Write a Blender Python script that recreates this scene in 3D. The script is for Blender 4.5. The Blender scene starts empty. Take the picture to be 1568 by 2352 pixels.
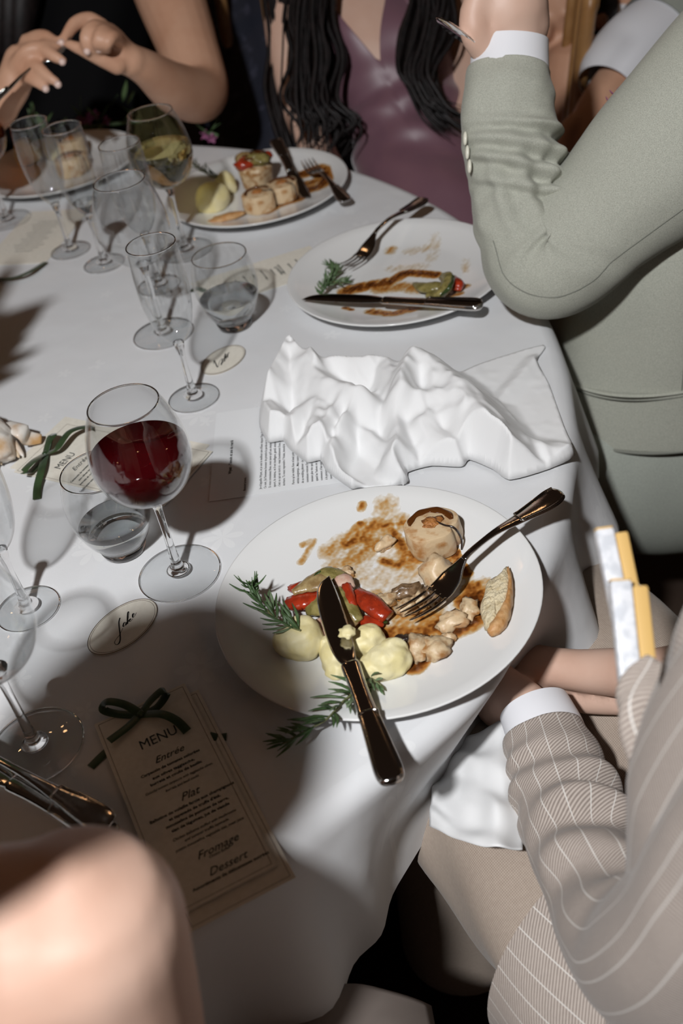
import bpy, bmesh, math, random
import numpy as np
from mathutils import Vector, Matrix, noise
random.seed(7)
scene = bpy.context.scene
COL = scene.collection
V = Vector

# ------------------------------------------------------------------ camera
TZ = 0.75                                   # height of the table top
PITCH, ROLL, FPX, CH = math.radians(39.507), math.radians(-10.825), 2429.7, 0.7174
cp, sp, cr, sr = math.cos(PITCH), math.sin(PITCH), math.cos(ROLL), math.sin(ROLL)
FWD = V((0, cp, -sp)); _r0 = V((1, 0, 0)); _u0 = V((0, sp, cp))
RGT = cr*_r0 + sr*_u0; UPV = -sr*_r0 + cr*_u0
CAM = V((0, 0, TZ + CH))
cam = bpy.data.cameras.new('camera'); camo = bpy.data.objects.new('camera', cam); COL.objects.link(camo)
camo.matrix_world = Matrix(((RGT.x, UPV.x, -FWD.x, CAM.x), (RGT.y, UPV.y, -FWD.y, CAM.y), (RGT.z, UPV.z, -FWD.z, CAM.z), (0, 0, 0, 1)))
cam.sensor_fit = 'VERTICAL'; cam.sensor_height = 36; cam.lens = 36*FPX/2352
cam.clip_start = 0.02
cam.dof.use_dof = True; cam.dof.focus_distance = 1.06; cam.dof.aperture_fstop = 4.5
scene.camera = camo

# ------------------------------------------------------------------ light and exposure
world = bpy.data.worlds.new('room_ambience'); scene.world = world; world.use_nodes = True
bg = world.node_tree.nodes['Background']; bg.inputs[0].default_value = (1.0, 0.60, 0.40, 1); bg.inputs[1].default_value = 0.014
def lamp(name, kind, loc, energy, color, size, aim=None, **kw):
    l = bpy.data.lights.new(name, kind); l.energy = energy; l.color = color
    if kind == 'AREA': l.shape = 'DISK'; l.size = size
    else: l.shadow_soft_size = size
    for k, v in kw.items(): setattr(l, k, v)
    o = bpy.data.objects.new(name, l); COL.objects.link(o); o.location = loc
    if aim is not None: o.rotation_euler = (V(aim) - V(loc)).to_track_quat('-Z', 'Y').to_euler()
    return o
lamp('flash_lamp', 'SPOT', (-0.46, -0.44, TZ + 1.655), 180, (0.975, 0.985, 1.0), 0.05, aim=(0.0, 1.0, TZ), spot_size=math.radians(100), spot_blend=0.6)
for k_, (x_, y_, z_) in enumerate(((-1.6, .2, 1.5), (-.6, 2.6, 1.7), (.9, 2.4, 1.7), (-1.5, 1.9, 1.6), (1.2, -.6, 1.6), (-.9, -.9, 1.7))):
    lamp('warm_bulb', 'POINT', (x_, y_, TZ + z_), 1.6, (1.0, .55, .26), .03)      # the room's small warm bulbs
vs = scene.view_settings
vs.view_transform = 'Standard'; vs.look = 'None'; vs.gamma = 1; vs.exposure = 0.0; vs.use_curve_mapping = False

cy = scene.cycles
cy.max_bounces = 8; cy.diffuse_bounces = 2; cy.glossy_bounces = 3; cy.transmission_bounces = 8; cy.transparent_max_bounces = 20
cy.use_adaptive_sampling = True; cy.adaptive_threshold = 0.08; cy.use_denoising = True

# ------------------------------------------------------------------ placing and mesh helpers
def ray(px, py): return FWD + RGT*float((px - 784)/FPX) - UPV*float((py - 1176)/FPX)
def W(px, py, z=0.0):
    d = ray(px, py); return CAM + d*float((z - CH)/d.z)          # point of the plane z above the table top
def Q(px, py, d): return CAM + ray(px, py)*float(d)
def T(x, y, z): return V((x, y, TZ + z))

base = {}
def _link(o, parent=None):
    COL.objects.link(o)
    if parent is not None: o.parent = parent
    return o
def tag(o, label=None, cat=None, group=None, kind=None):
    if label: o['label'] = label
    if cat: o['category'] = cat
    if group: o['group'] = group
    if kind: o['kind'] = kind
    return o
def thing(name, label, cat, loc, group=None):
    o = bpy.data.objects.new(name, None); o.location = loc; o.empty_display_size = .02; COL.objects.link(o)
    base[o] = V(loc); return tag(o, label, cat, group)
def mesh(name, verts, faces, mat, parent=None, uvs=None, smooth=True, org=None, label=None, cols=None, edge=None):
    """verts in world space; the object's origin is the parent's origin, or org, or the centre of the base"""
    vv = np.array([tuple(v) for v in verts], dtype=float)
    if parent is not None: off = base[parent]
    elif org is not None: off = V(org)
    else: off = V(((vv[:, 0].min() + vv[:, 0].max())/2, (vv[:, 1].min() + vv[:, 1].max())/2, vv[:, 2].min()))
    vv = vv - np.array(off)
    me = bpy.data.meshes.new(name); me.from_pydata(vv.tolist(), [], [tuple(f) for f in faces]); 
    if uvs is not None:
        ul = me.uv_layers.new(name='UVMap'); fl = np.array([c for f in uvs for uv in f for c in uv], dtype=np.float32); ul.data.foreach_set('uv', fl)
    if cols is not None:
        at = me.attributes.new('thick', 'FLOAT', 'POINT'); at.data.foreach_set('value', np.array(cols, dtype=np.float32))
    if smooth: me.polygons.foreach_set('use_smooth', [True]*len(me.polygons))
    me.materials.append(mat); me.update()
    if edge is not None:
        try: me.set_sharp_from_angle(angle=math.radians(edge))
        except Exception: pass
    o = bpy.data.objects.new(name, me); _link(o, parent)
    if parent is None: o.location = off
    base[o] = V(off)
    if label: o['label'] = label
    return o
class Geo:
    def __init__(s): s.v = []; s.f = []; s.uv = []
    def add(s, vfu):
        n = len(s.v); s.v += [V(v) for v in vfu[0]]; s.f += [tuple(i + n for i in f) for f in vfu[1]]
        s.uv += vfu[2] if len(vfu) > 2 and vfu[2] else [[(0, 0)]*len(f) for f in vfu[1]]
        return s
    def build(s, name, mat, parent=None, **k): return mesh(name, s.v, s.f, mat, parent, uvs=s.uv, **k)
def spline(pts, m):
    """Catmull-Rom through arrays (k, c), m samples"""
    P = np.array([tuple(p) for p in pts], dtype=float); k = len(P)
    if k == 2: return np.array([P[0] + (P[1] - P[0])*t for t in np.linspace(0, 1, m)])
    P2 = np.vstack([2*P[0] - P[1], P, 2*P[-1] - P[-2]]); out = []
    for t in np.linspace(0, k - 1 - 1e-9, m):
        i = int(t); u = t - i; a, b, c, d = P2[i:i + 4]
        out.append(.5*((2*b) + (-a + c)*u + (2*a - 5*b + 4*c - d)*u*u + (-a + 3*b - 3*c + d)*u**3))
    return np.array(out)
def rings(cs, ax, ay, n=32, disp=None, cap=True, ex=2.0, arc=None):
    """loft of super-elliptic rings: centres, two axis vectors each; disp(t, angle) pushes the surface outward"""
    m = len(cs); vs_, fs, uv = [], [], []
    L = [0.0]
    for i in range(1, m): L.append(L[-1] + (V(cs[i]) - V(cs[i - 1])).length)
    per = [math.pi*(V(ax[i]).length + V(ay[i]).length) for i in range(m)]
    pm = sum(per)/m
    for i in range(m):
        c, a, b = V(cs[i]), V(ax[i]), V(ay[i])
        for j in range(n):
            th = 2*math.pi*j/n; ct, st = math.cos(th), math.sin(th)
            x = math.copysign(abs(ct)**(2/ex), ct); y = math.copysign(abs(st)**(2/ex), st)
            r = a*x + b*y
            if disp: 
                dd = disp(i/(m - 1), th)
                if dd: r = r + r.normalized()*dd
            vs_.append(c + r)
    for i in range(m - 1):
        for j in range(n):
            k = (j + 1) % n
            fs.append((i*n + j, i*n + k, (i + 1)*n + k, (i + 1)*n + j))
            uv.append([(j/n*pm, L[i]), ((j + 1)/n*pm, L[i]), ((j + 1)/n*pm, L[i + 1]), (j/n*pm, L[i + 1])])
    if cap:
        fs.append(tuple(range(n - 1, -1, -1))); uv.append([(0, 0)]*n)
        fs.append(tuple((m - 1)*n + j for j in range(n))); uv.append([(0, 0)]*n)
    return vs_, fs, uv
def tube(pts, rad, n=16, m=None, up=None, disp=None, cap=True, ex=2.0, round_ends=False):
    """tube along a smooth path; rad: number, or list of numbers / (rx, ry) at the control points"""
    k = len(pts); m = m or (k - 1)*8 + 1
    P = spline(pts, m)
    if isinstance(rad, (int, float)): rad = [rad]*k
    Rr = spline([(r, r) if isinstance(r, (int, float)) else r for r in rad], m) if k > 1 else None
    Rr = np.maximum(Rr, 1e-5)
    tg = np.gradient(P, axis=0); tg /= np.linalg.norm(tg, axis=1)[:, None] + 1e-12
    u = V(up) if up is not None else (V((0, 0, 1)) if abs(tg[0][2]) < .9 else V((1, 0, 0)))
    cs, ax, ay = [], [], []
    for i in range(m):
        t = V(tg[i]); u = (u - t*u.dot(t)); u.normalize(); s = t.cross(u)
        rx, ry = Rr[i]
        cs.append(V(P[i])); ax.append(s*rx); ay.append(u*ry)
    if round_ends:
        t0, t1 = V(tg[0]), V(tg[-1]); r0, r1 = min(Rr[0]), min(Rr[-1])
        A, B, C_ = [], [], []
        for q in (0.0, .35, .7, .92):
            w = math.sqrt(1 - (1 - q)**2) if q > 0 else .08; d = r0*(1 - q)
            C_.append(cs[0] - t0*d); A.append(ax[0]*w); B.append(ay[0]*w)
        A2, B2, C2 = [], [], []
        for q in (.92, .7, .35, 0.0):
            w = math.sqrt(1 - (1 - q)**2) if q > 0 else .08; d = r1*(1 - q)
            C2.append(cs[-1] + t1*d); A2.append(ax[-1]*w); B2.append(ay[-1]*w)
        cs, ax, ay = C_ + cs + C2, A + ax + A2, B + ay + B2
    return rings(cs, ax, ay, n, disp, cap, ex)
def lathe(prof, c, n=48):
    """revolve (r, z) about the vertical through c; ends on the axis are closed"""
    vs_, fs = [], []; c = V(c)
    idx = []
    for (r, z) in prof:
        if r < 1e-6: idx.append([len(vs_)]); vs_.append(c + V((0, 0, z)))
        else:
            idx.append([len(vs_) + j for j in range(n)])
            vs_ += [c + V((r*math.cos(2*math.pi*j/n), r*math.sin(2*math.pi*j/n), z)) for j in range(n)]
    for a, b in zip(idx[:-1], idx[1:]):
        for j in range(n):
            k = (j + 1) % n
            if len(a) == 1 and len(b) == 1: continue
            if len(a) == 1: fs.append((a[0], b[k], b[j]))
            elif len(b) == 1: fs.append((a[j], a[k], b[0]))
            else: fs.append((a[j], a[k], b[k], b[j]))
    return vs_, fs
def box(c, ex_, ey, ez):
    c, a, b, d = V(c), V(ex_), V(ey), V(ez)
    vs_ = [c + a*i + b*j + d*k for k in (-1, 1) for j in (-1, 1) for i in (-1, 1)]
    return vs_, [(0, 2, 3, 1), (4, 5, 7, 6), (0, 1, 5, 4), (2, 6, 7, 3), (0, 4, 6, 2), (1, 3, 7, 5)]
def prism(poly, h, up=V((0, 0, 1))):
    n = len(poly); vs_ = [V(p) for p in poly] + [V(p) + up*h for p in poly]
    fs = [tuple(range(n - 1, -1, -1)), tuple(range(n, 2*n))] + [(i, (i + 1) % n, n + (i + 1) % n, n + i) for i in range(n)]
    return vs_, fs
_ico = {}
def blob(c, a, b, d, amp=.15, freq=1.6, seed=0, sub=3, flat=None, sharp=False):
    """noisy ellipsoid with axis vectors a, b, d; flat cuts everything under that fraction of d"""
    if sub not in _ico:
        bm = bmesh.new(); bmesh.ops.create_icosphere(bm, subdivisions=sub, radius=1)
        _ico[sub] = ([v.co.copy() for v in bm.verts], [tuple(v.index for v in f.verts) for f in bm.faces]); bm.free()
    vs0, fs = _ico[sub]; c, a, b, d = V(c), V(a), V(b), V(d); s = V((seed*3.1, seed*7.7, seed*1.3)); out = []
    for p in vs0:
        k = 1 + amp*noise.noise(p*freq + s)*1.6 + amp*.5*noise.noise(p*freq*2.7 + s)
        if sharp: k = 1 + amp*(noise.cell(p*freq + s) - .5)*1.2 + amp*.6*noise.noise(p*freq*3 + s)
        q = p*k
        if flat is not None and q.z < flat: q.z = flat + (q.z - flat)*.05
        out.append(c + a*q.x + b*q.y + d*q.z)
    return out, fs
def remeshed(name, geo, voxel, mat, parent, smooth=6, fac=.5, label=None):
    """one continuous skin over all the overlapping pieces of geo"""
    o = geo.build(name, mat, parent)
    md = o.modifiers.new('r', 'REMESH'); md.mode = 'VOXEL'; md.voxel_size = voxel; md.use_smooth_shade = True
    ms = o.modifiers.new('s', 'SMOOTH'); ms.factor = fac; ms.iterations = smooth
    dg = bpy.context.evaluated_depsgraph_get(); dg.update()
    me = bpy.data.meshes.new_from_object(o.evaluated_get(dg)); o.modifiers.clear(); old = o.data; o.data = me; bpy.data.meshes.remove(old); me.name = name
    if not me.materials: me.materials.append(mat)
    if label: o['label'] = label
    return o

# ------------------------------------------------------------------ materials
def M(name, col, rough=.5, metal=0, var=None, bump=None, spec=None, sheen=0, sss=0, trans=0, ior=None, coat=0, alpha=None, aniso=None):
    """principled; var=(colour, scale, lo, hi[, detail]) patches of a second colour, bump=(scale, strength)"""
    m = bpy.data.materials.new(name); m.use_nodes = True; nt = m.node_tree; b = nt.nodes['Principled BSDF']; L = nt.links
    b.inputs['Base Color'].default_value = (*col, 1); b.inputs['Roughness'].default_value = rough; b.inputs['Metallic'].default_value = metal
    if spec is not None: b.inputs['Specular IOR Level'].default_value = spec
    if sheen: b.inputs['Sheen Weight'].default_value = sheen; b.inputs['Sheen Roughness'].default_value = .4
    if sss: b.inputs['Subsurface Weight'].default_value = sss; b.inputs['Subsurface Radius'].default_value = (.012, .005, .003); b.inputs['Subsurface Scale'].default_value = .6
    if trans: b.inputs['Transmission Weight'].default_value = trans
    if ior: b.inputs['IOR'].default_value = ior
    if coat: b.inputs['Coat Weight'].default_value = coat; b.inputs['Coat Roughness'].default_value = .08
    tc = None
    if var or bump: tc = nt.nodes.new('ShaderNodeTexCoord')
    if var:
        c2, sc, lo, hi = var[:4]
        n = nt.nodes.new('ShaderNodeTexNoise'); n.inputs['Scale'].default_value = sc; n.inputs['Detail'].default_value = var[4] if len(var) > 4 else 4
        L.new(tc.outputs['Object'], n.inputs['Vector'])
        r = nt.nodes.new('ShaderNodeValToRGB'); r.color_ramp.elements[0].position = lo; r.color_ramp.elements[1].position = hi
        r.color_ramp.elements[0].color = (*col, 1); r.color_ramp.elements[1].color = (*c2, 1)
        L.new(n.outputs['Fac'], r.inputs['Fac']); L.new(r.outputs['Color'], b.inputs['Base Color'])
    if bump:
        n2 = nt.nodes.new('ShaderNodeTexNoise'); n2.inputs['Scale'].default_value = bump[0]; n2.inputs['Detail'].default_value = 5
        L.new(tc.outputs['Object'], n2.inputs['Vector'])
        bp = nt.nodes.new('ShaderNodeBump'); bp.inputs['Strength'].default_value = bump[1]; bp.inputs['Distance'].default_value = bump[2] if len(bump) > 2 else .002
        L.new(n2.outputs['Fac'], bp.inputs['Height']); L.new(bp.outputs['Normal'], b.inputs['Normal'])
    return m
def nd(nt, kind, **kw):
    n = nt.nodes.new(kind)
    for k, v in kw.items():
        if k.startswith('i_'): n.inputs[k[2:].replace('_', ' ')].default_value = v
        else: setattr(n, k, v)
    return n
def math_node(nt, op, a, b=None, c=None):
    n = nt.nodes.new('ShaderNodeMath'); n.operation = op
    for i, x in enumerate((a, b, c)):
        if x is None: continue
        if isinstance(x, (int, float)): n.inputs[i].default_value = x
        else: nt.links.new(x, n.inputs[i])
    return n.outputs[0]
def woven(name, col, dark, rough=.85, warp=900.0, diag=0.0, amt=.5, stripe=None, stripe_col=(.8, .78, .75), sw=.06, bumps=.25, var=.12):
    """cloth woven in UV metres: fine (twill when diag) lines, optional pinstripe every `stripe` metres across u"""
    m = bpy.data.materials.new(name); m.use_nodes = True; nt = m.node_tree; b = nt.nodes['Principled BSDF']; L = nt.links
    b.inputs['Roughness'].default_value = rough; b.inputs['Specular IOR Level'].default_value = .15
    b.inputs['Sheen Weight'].default_value = .1
    uv = nd(nt, 'ShaderNodeUVMap'); sx = nd(nt, 'ShaderNodeSeparateXYZ'); L.new(uv.outputs[0], sx.inputs[0])
    u, v = sx.outputs[0], sx.outputs[1]
    if diag: ph = math_node(nt, 'ADD', math_node(nt, 'MULTIPLY', u, warp*diag), math_node(nt, 'MULTIPLY', v, warp))
    else: ph = math_node(nt, 'MULTIPLY', v, warp)
    w1 = math_node(nt, 'MULTIPLY_ADD', math_node(nt, 'SINE', math_node(nt, 'MULTIPLY', ph, 6.2832)), .5, .5)
    if not diag:
        w2 = math_node(nt, 'MULTIPLY_ADD', math_node(nt, 'SINE', math_node(nt, 'MULTIPLY', u, warp*6.2832)), .5, .5)
        w1 = math_node(nt, 'MULTIPLY', math_node(nt, 'ADD', w1, w2), .5)
    tc = nd(nt, 'ShaderNodeTexCoord'); no = nd(nt, 'ShaderNodeTexNoise', i_Scale=260.0, i_Detail=3.0); L.new(tc.outputs['Object'], no.inputs['Vector'])
    no2 = nd(nt, 'ShaderNodeTexNoise', i_Scale=9.0, i_Detail=2.0); L.new(tc.outputs['Object'], no2.inputs['Vector'])
    f = math_node(nt, 'MULTIPLY', w1, amt); f = math_node(nt, 'ADD', f, math_node(nt, 'MULTIPLY', no.outputs['Fac'], var)); f = math_node(nt, 'ADD', f, math_node(nt, 'MULTIPLY', no2.outputs['Fac'], var))
    mx = nd(nt, 'ShaderNodeMixRGB'); mx.inputs[1].default_value = (*col, 1); mx.inputs[2].default_value = (*dark, 1); L.new(f, mx.inputs[0]); out = mx.outputs[0]
    if stripe:
        s = math_node(nt, 'FRACT', math_node(nt, 'DIVIDE', u, stripe)); s = math_node(nt, 'LESS_THAN', math_node(nt, 'ABSOLUTE', math_node(nt, 'SUBTRACT', s, .5)), sw)
        s = math_node(nt, 'MULTIPLY', s, .85)
        m2 = nd(nt, 'ShaderNodeMixRGB'); L.new(s, m2.inputs[0]); L.new(out, m2.inputs[1]); m2.inputs[2].default_value = (*stripe_col, 1); out = m2.outputs[0]
    L.new(out, b.inputs['Base Color'])
    bp = nd(nt, 'ShaderNodeBump', i_Strength=bumps, i_Distance=.0004); L.new(w1, bp.inputs['Height']); L.new(bp.outputs[0], b.inputs['Normal'])
    return m
def glass_thin(name, tint=(.955, .96, .962), refl=1.0):
    """thin drinking glass: light passes straight through the two close walls, mirror share by angle"""
    m = bpy.data.materials.new(name); m.use_nodes = True; nt = m.node_tree; nt.nodes.remove(nt.nodes['Principled BSDF']); L = nt.links
    t = nd(nt, 'ShaderNodeBsdfTransparent'); t.inputs[0].default_value = (*tint, 1)
    g = nd(nt, 'ShaderNodeBsdfGlossy'); g.inputs['Roughness'].default_value = .01; g.inputs[0].default_value = (refl, refl, refl, 1)
    lw = nd(nt, 'ShaderNodeLayerWeight', i_Blend=.5); f = math_node(nt, 'MULTIPLY_ADD', math_node(nt, 'POWER', lw.outputs['Facing'], 4.0), .75, .04); mx = nd(nt, 'ShaderNodeMixShader')
    L.new(f, mx.inputs[0]); L.new(t.outputs[0], mx.inputs[1]); L.new(g.outputs[0], mx.inputs[2]); L.new(mx.outputs[0], nt.nodes['Material Output'].inputs[0])
    return m
def glass_solid(name, col=(1, 1, 1), ior=1.5, absorb=None, share=.25):
    """solid glass or liquid: refraction, with some of the light passing straight on"""
    m = bpy.data.materials.new(name); m.use_nodes = True; nt = m.node_tree; nt.nodes.remove(nt.nodes['Principled BSDF']); L = nt.links
    g = nd(nt, 'ShaderNodeBsdfGlass', i_IOR=ior, i_Roughness=0.0); g.inputs[0].default_value = (*col, 1); out = g.outputs[0]
    if share:
        t = nd(nt, 'ShaderNodeBsdfTransparent'); t.inputs[0].default_value = (*col, 1); mx = nd(nt, 'ShaderNodeMixShader'); mx.inputs[0].default_value = share
        L.new(out, mx.inputs[1]); L.new(t.outputs[0], mx.inputs[2]); out = mx.outputs[0]
    L.new(out, nt.nodes['Material Output'].inputs[0])
    if absorb:
        va = nd(nt, 'ShaderNodeVolumeAbsorption', i_Density=absorb[1]); va.inputs[0].default_value = (*absorb[0], 1); L.new(va.outputs[0], nt.nodes['Material Output'].inputs['Volume'])
    return m
GLASS = glass_thin('clear_glass'); CRYSTAL = glass_solid('solid_glass', share=0)
STEEL = M('polished_steel', (.60, .58, .56), .10, 1.0, bump=(900, .04))
PORCELAIN = M('white_porcelain', (.80, .80, .79), .12, coat=.4)
# ------------------------------------------------------------------ the room
def struct(name, vf, mat, label): 
    return tag(mesh(name, vf[0], vf[1], mat, smooth=False, label=label), kind='structure')
FLOORM = M('dark_floor', (.035, .022, .016), .6, var=((.06, .038, .026), 3, .35, .7), bump=(30, .2))
WALLM = M('rough_stone_wall', (.10, .08, .065), .9, var=((.30, .26, .22), 5, .4, .7, 8), bump=(14, .8, .02))
STONE = M('pale_stone', (.42, .38, .33), .9, var=((.62, .58, .52), 9, .35, .65, 8), bump=(24, .9, .02))
DARKW = M('dark_panelled_wall', (.045, .028, .02), .7, var=((.02, .013, .01), 2, .4, .7))
struct('floor', box((0, 1.2, -.02), (4, 0, 0), (0, 4.2, 0), (0, 0, .02)), FLOORM, 'dark brown floor in the shade under the table')
struct('wall_back', box((0, 5.35, 1.5), (4, 0, 0), (0, .05, 0), (0, 0, 1.5)), DARKW, 'dark wall far behind the seated guests')
struct('wall_left', box((-4, 1.2, 1.5), (.05, 0, 0), (0, 4.2, 0), (0, 0, 1.5)), DARKW, 'dark side wall of the dining room')
wr = struct('wall_right', box((4, 1.2, 1.5), (.05, 0, 0), (0, 4.2, 0), (0, 0, 1.5)), WALLM, 'rough stone side wall behind the men in suits')
# a course of pale stones in the wall behind the standing drinker's shoulder
for j in range(3):
    for i in range(5):
        c = V((2.2 + .30*i + (.13 if j % 2 else 0), 5.22, .35 + .24*j))
        vf = blob(c, V((.145, 0, 0)), V((0, .07, 0)), V((0, 0, .115)), .06, 1.4, i*5 + j, 2)
        mesh('stone', vf[0], vf[1], STONE, bpy.data.objects['wall_back'])

# ------------------------------------------------------------------ table and cloth
TC = (-0.685, 1.2166)
def sstep(a, b, x):
    t = min(1, max(0, (x - a)/(b - a))); return t*t*(3 - 2*t)
def rad_at(th):                              # radius by direction in degrees (-180..180)
    return 1.0 - .052*sstep(-36, -52, th)*sstep(-130, -100, th)
def drop_at(th):
    return .185 + .05*math.exp(-((th + 45)/5.0)**2) + .012*math.sin(math.radians(th)*9)
WOODM = M('brown_wood', (.16, .08, .04), .45, var=((.09, .045, .022), 18, .35, .7), bump=(60, .1))
tb = thing('round_table', 'round wooden dining table hidden under the white tablecloth', 'table', (TC[0], TC[1], 0))
vf = lathe([(0, TZ - .03), (.935, TZ - .03), (.94, TZ - .027), (.94, TZ - .006), (.935, TZ - .004), (0, TZ - .004)], (TC[0], TC[1], 0), 96)
mesh('table_top', *vf, WOODM, tb, edge=40)
vf = lathe([(0, TZ - .03), (.12, TZ - .03), (.06, TZ - .1), (.05, .3), (.08, .12), (.3, .05), (.32, 0), (0, 0)], (TC[0], TC[1], 0), 40)
mesh('pedestal', *vf, WOODM, tb)

CLOTH = bpy.data.materials.new('white_damask'); CLOTH.use_nodes = True
def damask(m):
    nt = m.node_tree; b = nt.nodes['Principled BSDF']; L = nt.links
    b.inputs['Roughness'].default_value = .62; b.inputs['Specular IOR Level'].default_value = .3
    tc = nd(nt, 'ShaderNodeTexCoord')
    def flowers(scale, size, petals, seed):
        mp = nd(nt, 'ShaderNodeMapping'); mp.inputs['Location'].default_value = (seed, seed*.7, 0); mp.inputs['Scale'].default_value = (scale, scale, 0); L.new(tc.outputs['Object'], mp.inputs[0])
        vo = nd(nt, 'ShaderNodeTexVoronoi'); vo.inputs['Scale'].default_value = 1; vo.inputs['Randomness'].default_value = .55; L.new(mp.outputs[0], vo.inputs['Vector'])
        d = nd(nt, 'ShaderNodeVectorMath', operation='SUBTRACT'); L.new(mp.outputs[0], d.inputs[0]); L.new(vo.outputs['Position'], d.inputs[1])
        s = nd(nt, 'ShaderNodeSeparateXYZ'); L.new(d.outputs[0], s.inputs[0])
        a = math_node(nt, 'ARCTAN2', s.outputs[1], s.outputs[0])
        pet = math_node(nt, 'ABSOLUTE', math_node(nt, 'COSINE', math_node(nt, 'MULTIPLY', a, petals/2)))
        lim = math_node(nt, 'MULTIPLY_ADD', pet, size*.75, size*.25)
        r = vo.outputs['Distance']
        on = math_node(nt, 'LESS_THAN', r, lim); hole = math_node(nt, 'GREATER_THAN', r, size*.2)
        return math_node(nt, 'MULTIPLY', on, hole)
    f = math_node(nt, 'MAXIMUM', flowers(9, .22, 6, 3.3), flowers(16, .2, 5, 11.7))
    no = nd(nt, 'ShaderNodeTexNoise', i_Scale=5.0, i_Detail=4.0); L.new(tc.outputs['Object'], no.inputs['Vector'])
    f = math_node(nt, 'MULTIPLY', f, math_node(nt, 'GREATER_THAN', no.outputs['Fac'], .47))
    mx = nd(nt, 'ShaderNodeMixRGB'); mx.inputs[1].default_value = (.73, .735, .745, 1); mx.inputs[2].default_value = (.775, .78, .785, 1); L.new(f, mx.inputs[0]); L.new(mx.outputs[0], b.inputs['Base Color'])
    n2 = nd(nt, 'ShaderNodeTexNoise', i_Scale=7.0, i_Detail=3.0); L.new(tc.outputs['Object'], n2.inputs['Vector'])
    n3 = nd(nt, 'ShaderNodeTexNoise', i_Scale=900.0, i_Detail=1.0); L.new(tc.outputs['Object'], n3.inputs['Vector'])
    h = math_node(nt, 'ADD', math_node(nt, 'MULTIPLY', n2.outputs['Fac'], .012), math_node(nt, 'MULTIPLY', n3.outputs['Fac'], .0002))
    h = math_node(nt, 'ADD', h, math_node(nt, 'MULTIPLY', f, .0002))
    bp = nd(nt, 'ShaderNodeBump', i_Strength=.35, i_Distance=1.0); L.new(h, bp.inputs['Height']); L.new(bp.outputs[0], b.inputs['Normal'])
damask(CLOTH)
def make_cloth():
    n = 540; prof = [0, .15, .3, .45, .6, .75, .88, .95]; K = 22
    vs_, fs = [V((TC[0], TC[1], TZ))], []; rows = []
    for q in prof[1:]:
        rows.append(len(vs_))
        for j in range(n):
            th = 2*math.pi*j/n; d = math.degrees(th); d = d - 360 if d > 180 else d
            r = (rad_at(d) - .02)*q/.95*.999
            vs_.append(V((TC[0] + r*math.cos(th), TC[1] + r*math.sin(th), TZ)))
    for k in range(K + 1):
        rows.append(len(vs_))
        for j in range(n):
            th = 2*math.pi*j/n; d = math.degrees(th); d = d - 360 if d > 180 else d
            R = rad_at(d); D = drop_at(d); br = .02
            s = k/K*(D + br)
            if s < br*1.57:
                a = s/br; rr = R - br + br*math.sin(a); z = -br + br*math.cos(a)
            else: rr = R; z = -br - (s - br*1.57)
            q = max(0, -z - .012)/D
            f = .5 + .5*math.sin(th*34 + 1.7*math.sin(th*5 + .5)); f2 = .5 + .5*math.sin(th*57 + 2*math.sin(th*9))
            fold = (.028*f**1.5 + .012*f2)*min(1, q*1.3)*(1 - .95*math.exp(-((d + 38)/9)**4))
            fold -= .055*min(1, q*1.6)*math.exp(-((d + 38)/8.5)**4)
            fold += .012*q*math.exp(-((d + 16)/8)**2)
            vs_.append(V((TC[0] + (rr + fold)*math.cos(th), TC[1] + (rr + fold)*math.sin(th), TZ + z)))
    for j in range(n): fs.append((0, rows[0] + j, rows[0] + (j + 1) % n))
    for a, b in zip(rows[:-1], rows[1:]):
        for j in range(n):
            k = (j + 1) % n; fs.append((a + j, b + j, b + k, a + k))
    return mesh('tablecloth', vs_, fs, CLOTH, org=(TC[0], TC[1], TZ))
tag(make_cloth(), 'white damask tablecloth with faint woven flowers spread over the round table', 'tablecloth')

# ------------------------------------------------------------------ plates
PLATE = [(0, .0025), (.085, .0025), (.089, .0005), (.093, .001), (.12, .0075), (.145, .0160), (.1535, .0198), (.155, .0215), (.1546, .0225), (.153, .0226), (.14, .0182), (.12, .0122), (.10, .0080), (.09, .0067), (.05, .0062), (0, .006)]
_pi = sorted([(r, z) for r, z in PLATE[9:]])
def plate_z(r): return float(np.interp(r, [a for a, _ in _pi], [b for _, b in _pi]))
def plate(c, label):
    vf = lathe(PLATE, (c[0], c[1], TZ + .0005), 96)
    return tag(mesh('dinner_plate', *vf, PORCELAIN, org=(c[0], c[1], TZ)), label, 'plate', 'white dinner plates')
PN, PF, PT = (.0183, .7202), (.1394, 1.3479), (-.037, 1.7345)
_c4 = W(135, 374, .02); P4 = (_c4.x, _c4.y)
_a, _b = W(0, 1757, .022), W(135, 1868, .022); _d = (_b - _a); _d.z = 0; _m = (_a + _b)/2; _nn = V((-_d.y, _d.x, 0)).normalized()
if _nn.y > 0: _nn = -_nn
_k = math.sqrt(.155**2 - (_d.length/2)**2); P5 = (_m.x + _nn.x*_k, _m.y + _nn.y*_k)
plate(PN, 'white dinner plate with half eaten ballotine and mash, nearest the camera')
plate(PF, 'white plate scraped almost empty beside the raised sage green elbow')
plate(PT, 'white plate with untouched potato scoops in front of the mauve dress')
plate(P4, 'white plate behind the cluster of glasses, in front of the black dress')
plate(P5, 'shaded white plate under the bare shoulder, crossed by two cutlery handles')
def on_plate(px, py, dz=0.0, pc=PN):
    p = W(px, py, .008)
    for _ in range(4):
        r = math.hypot(p.x - pc[0], p.y - pc[1]); p = W(px, py, (plate_z(r) if r < .155 else 0) + dz)
    return p

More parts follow.
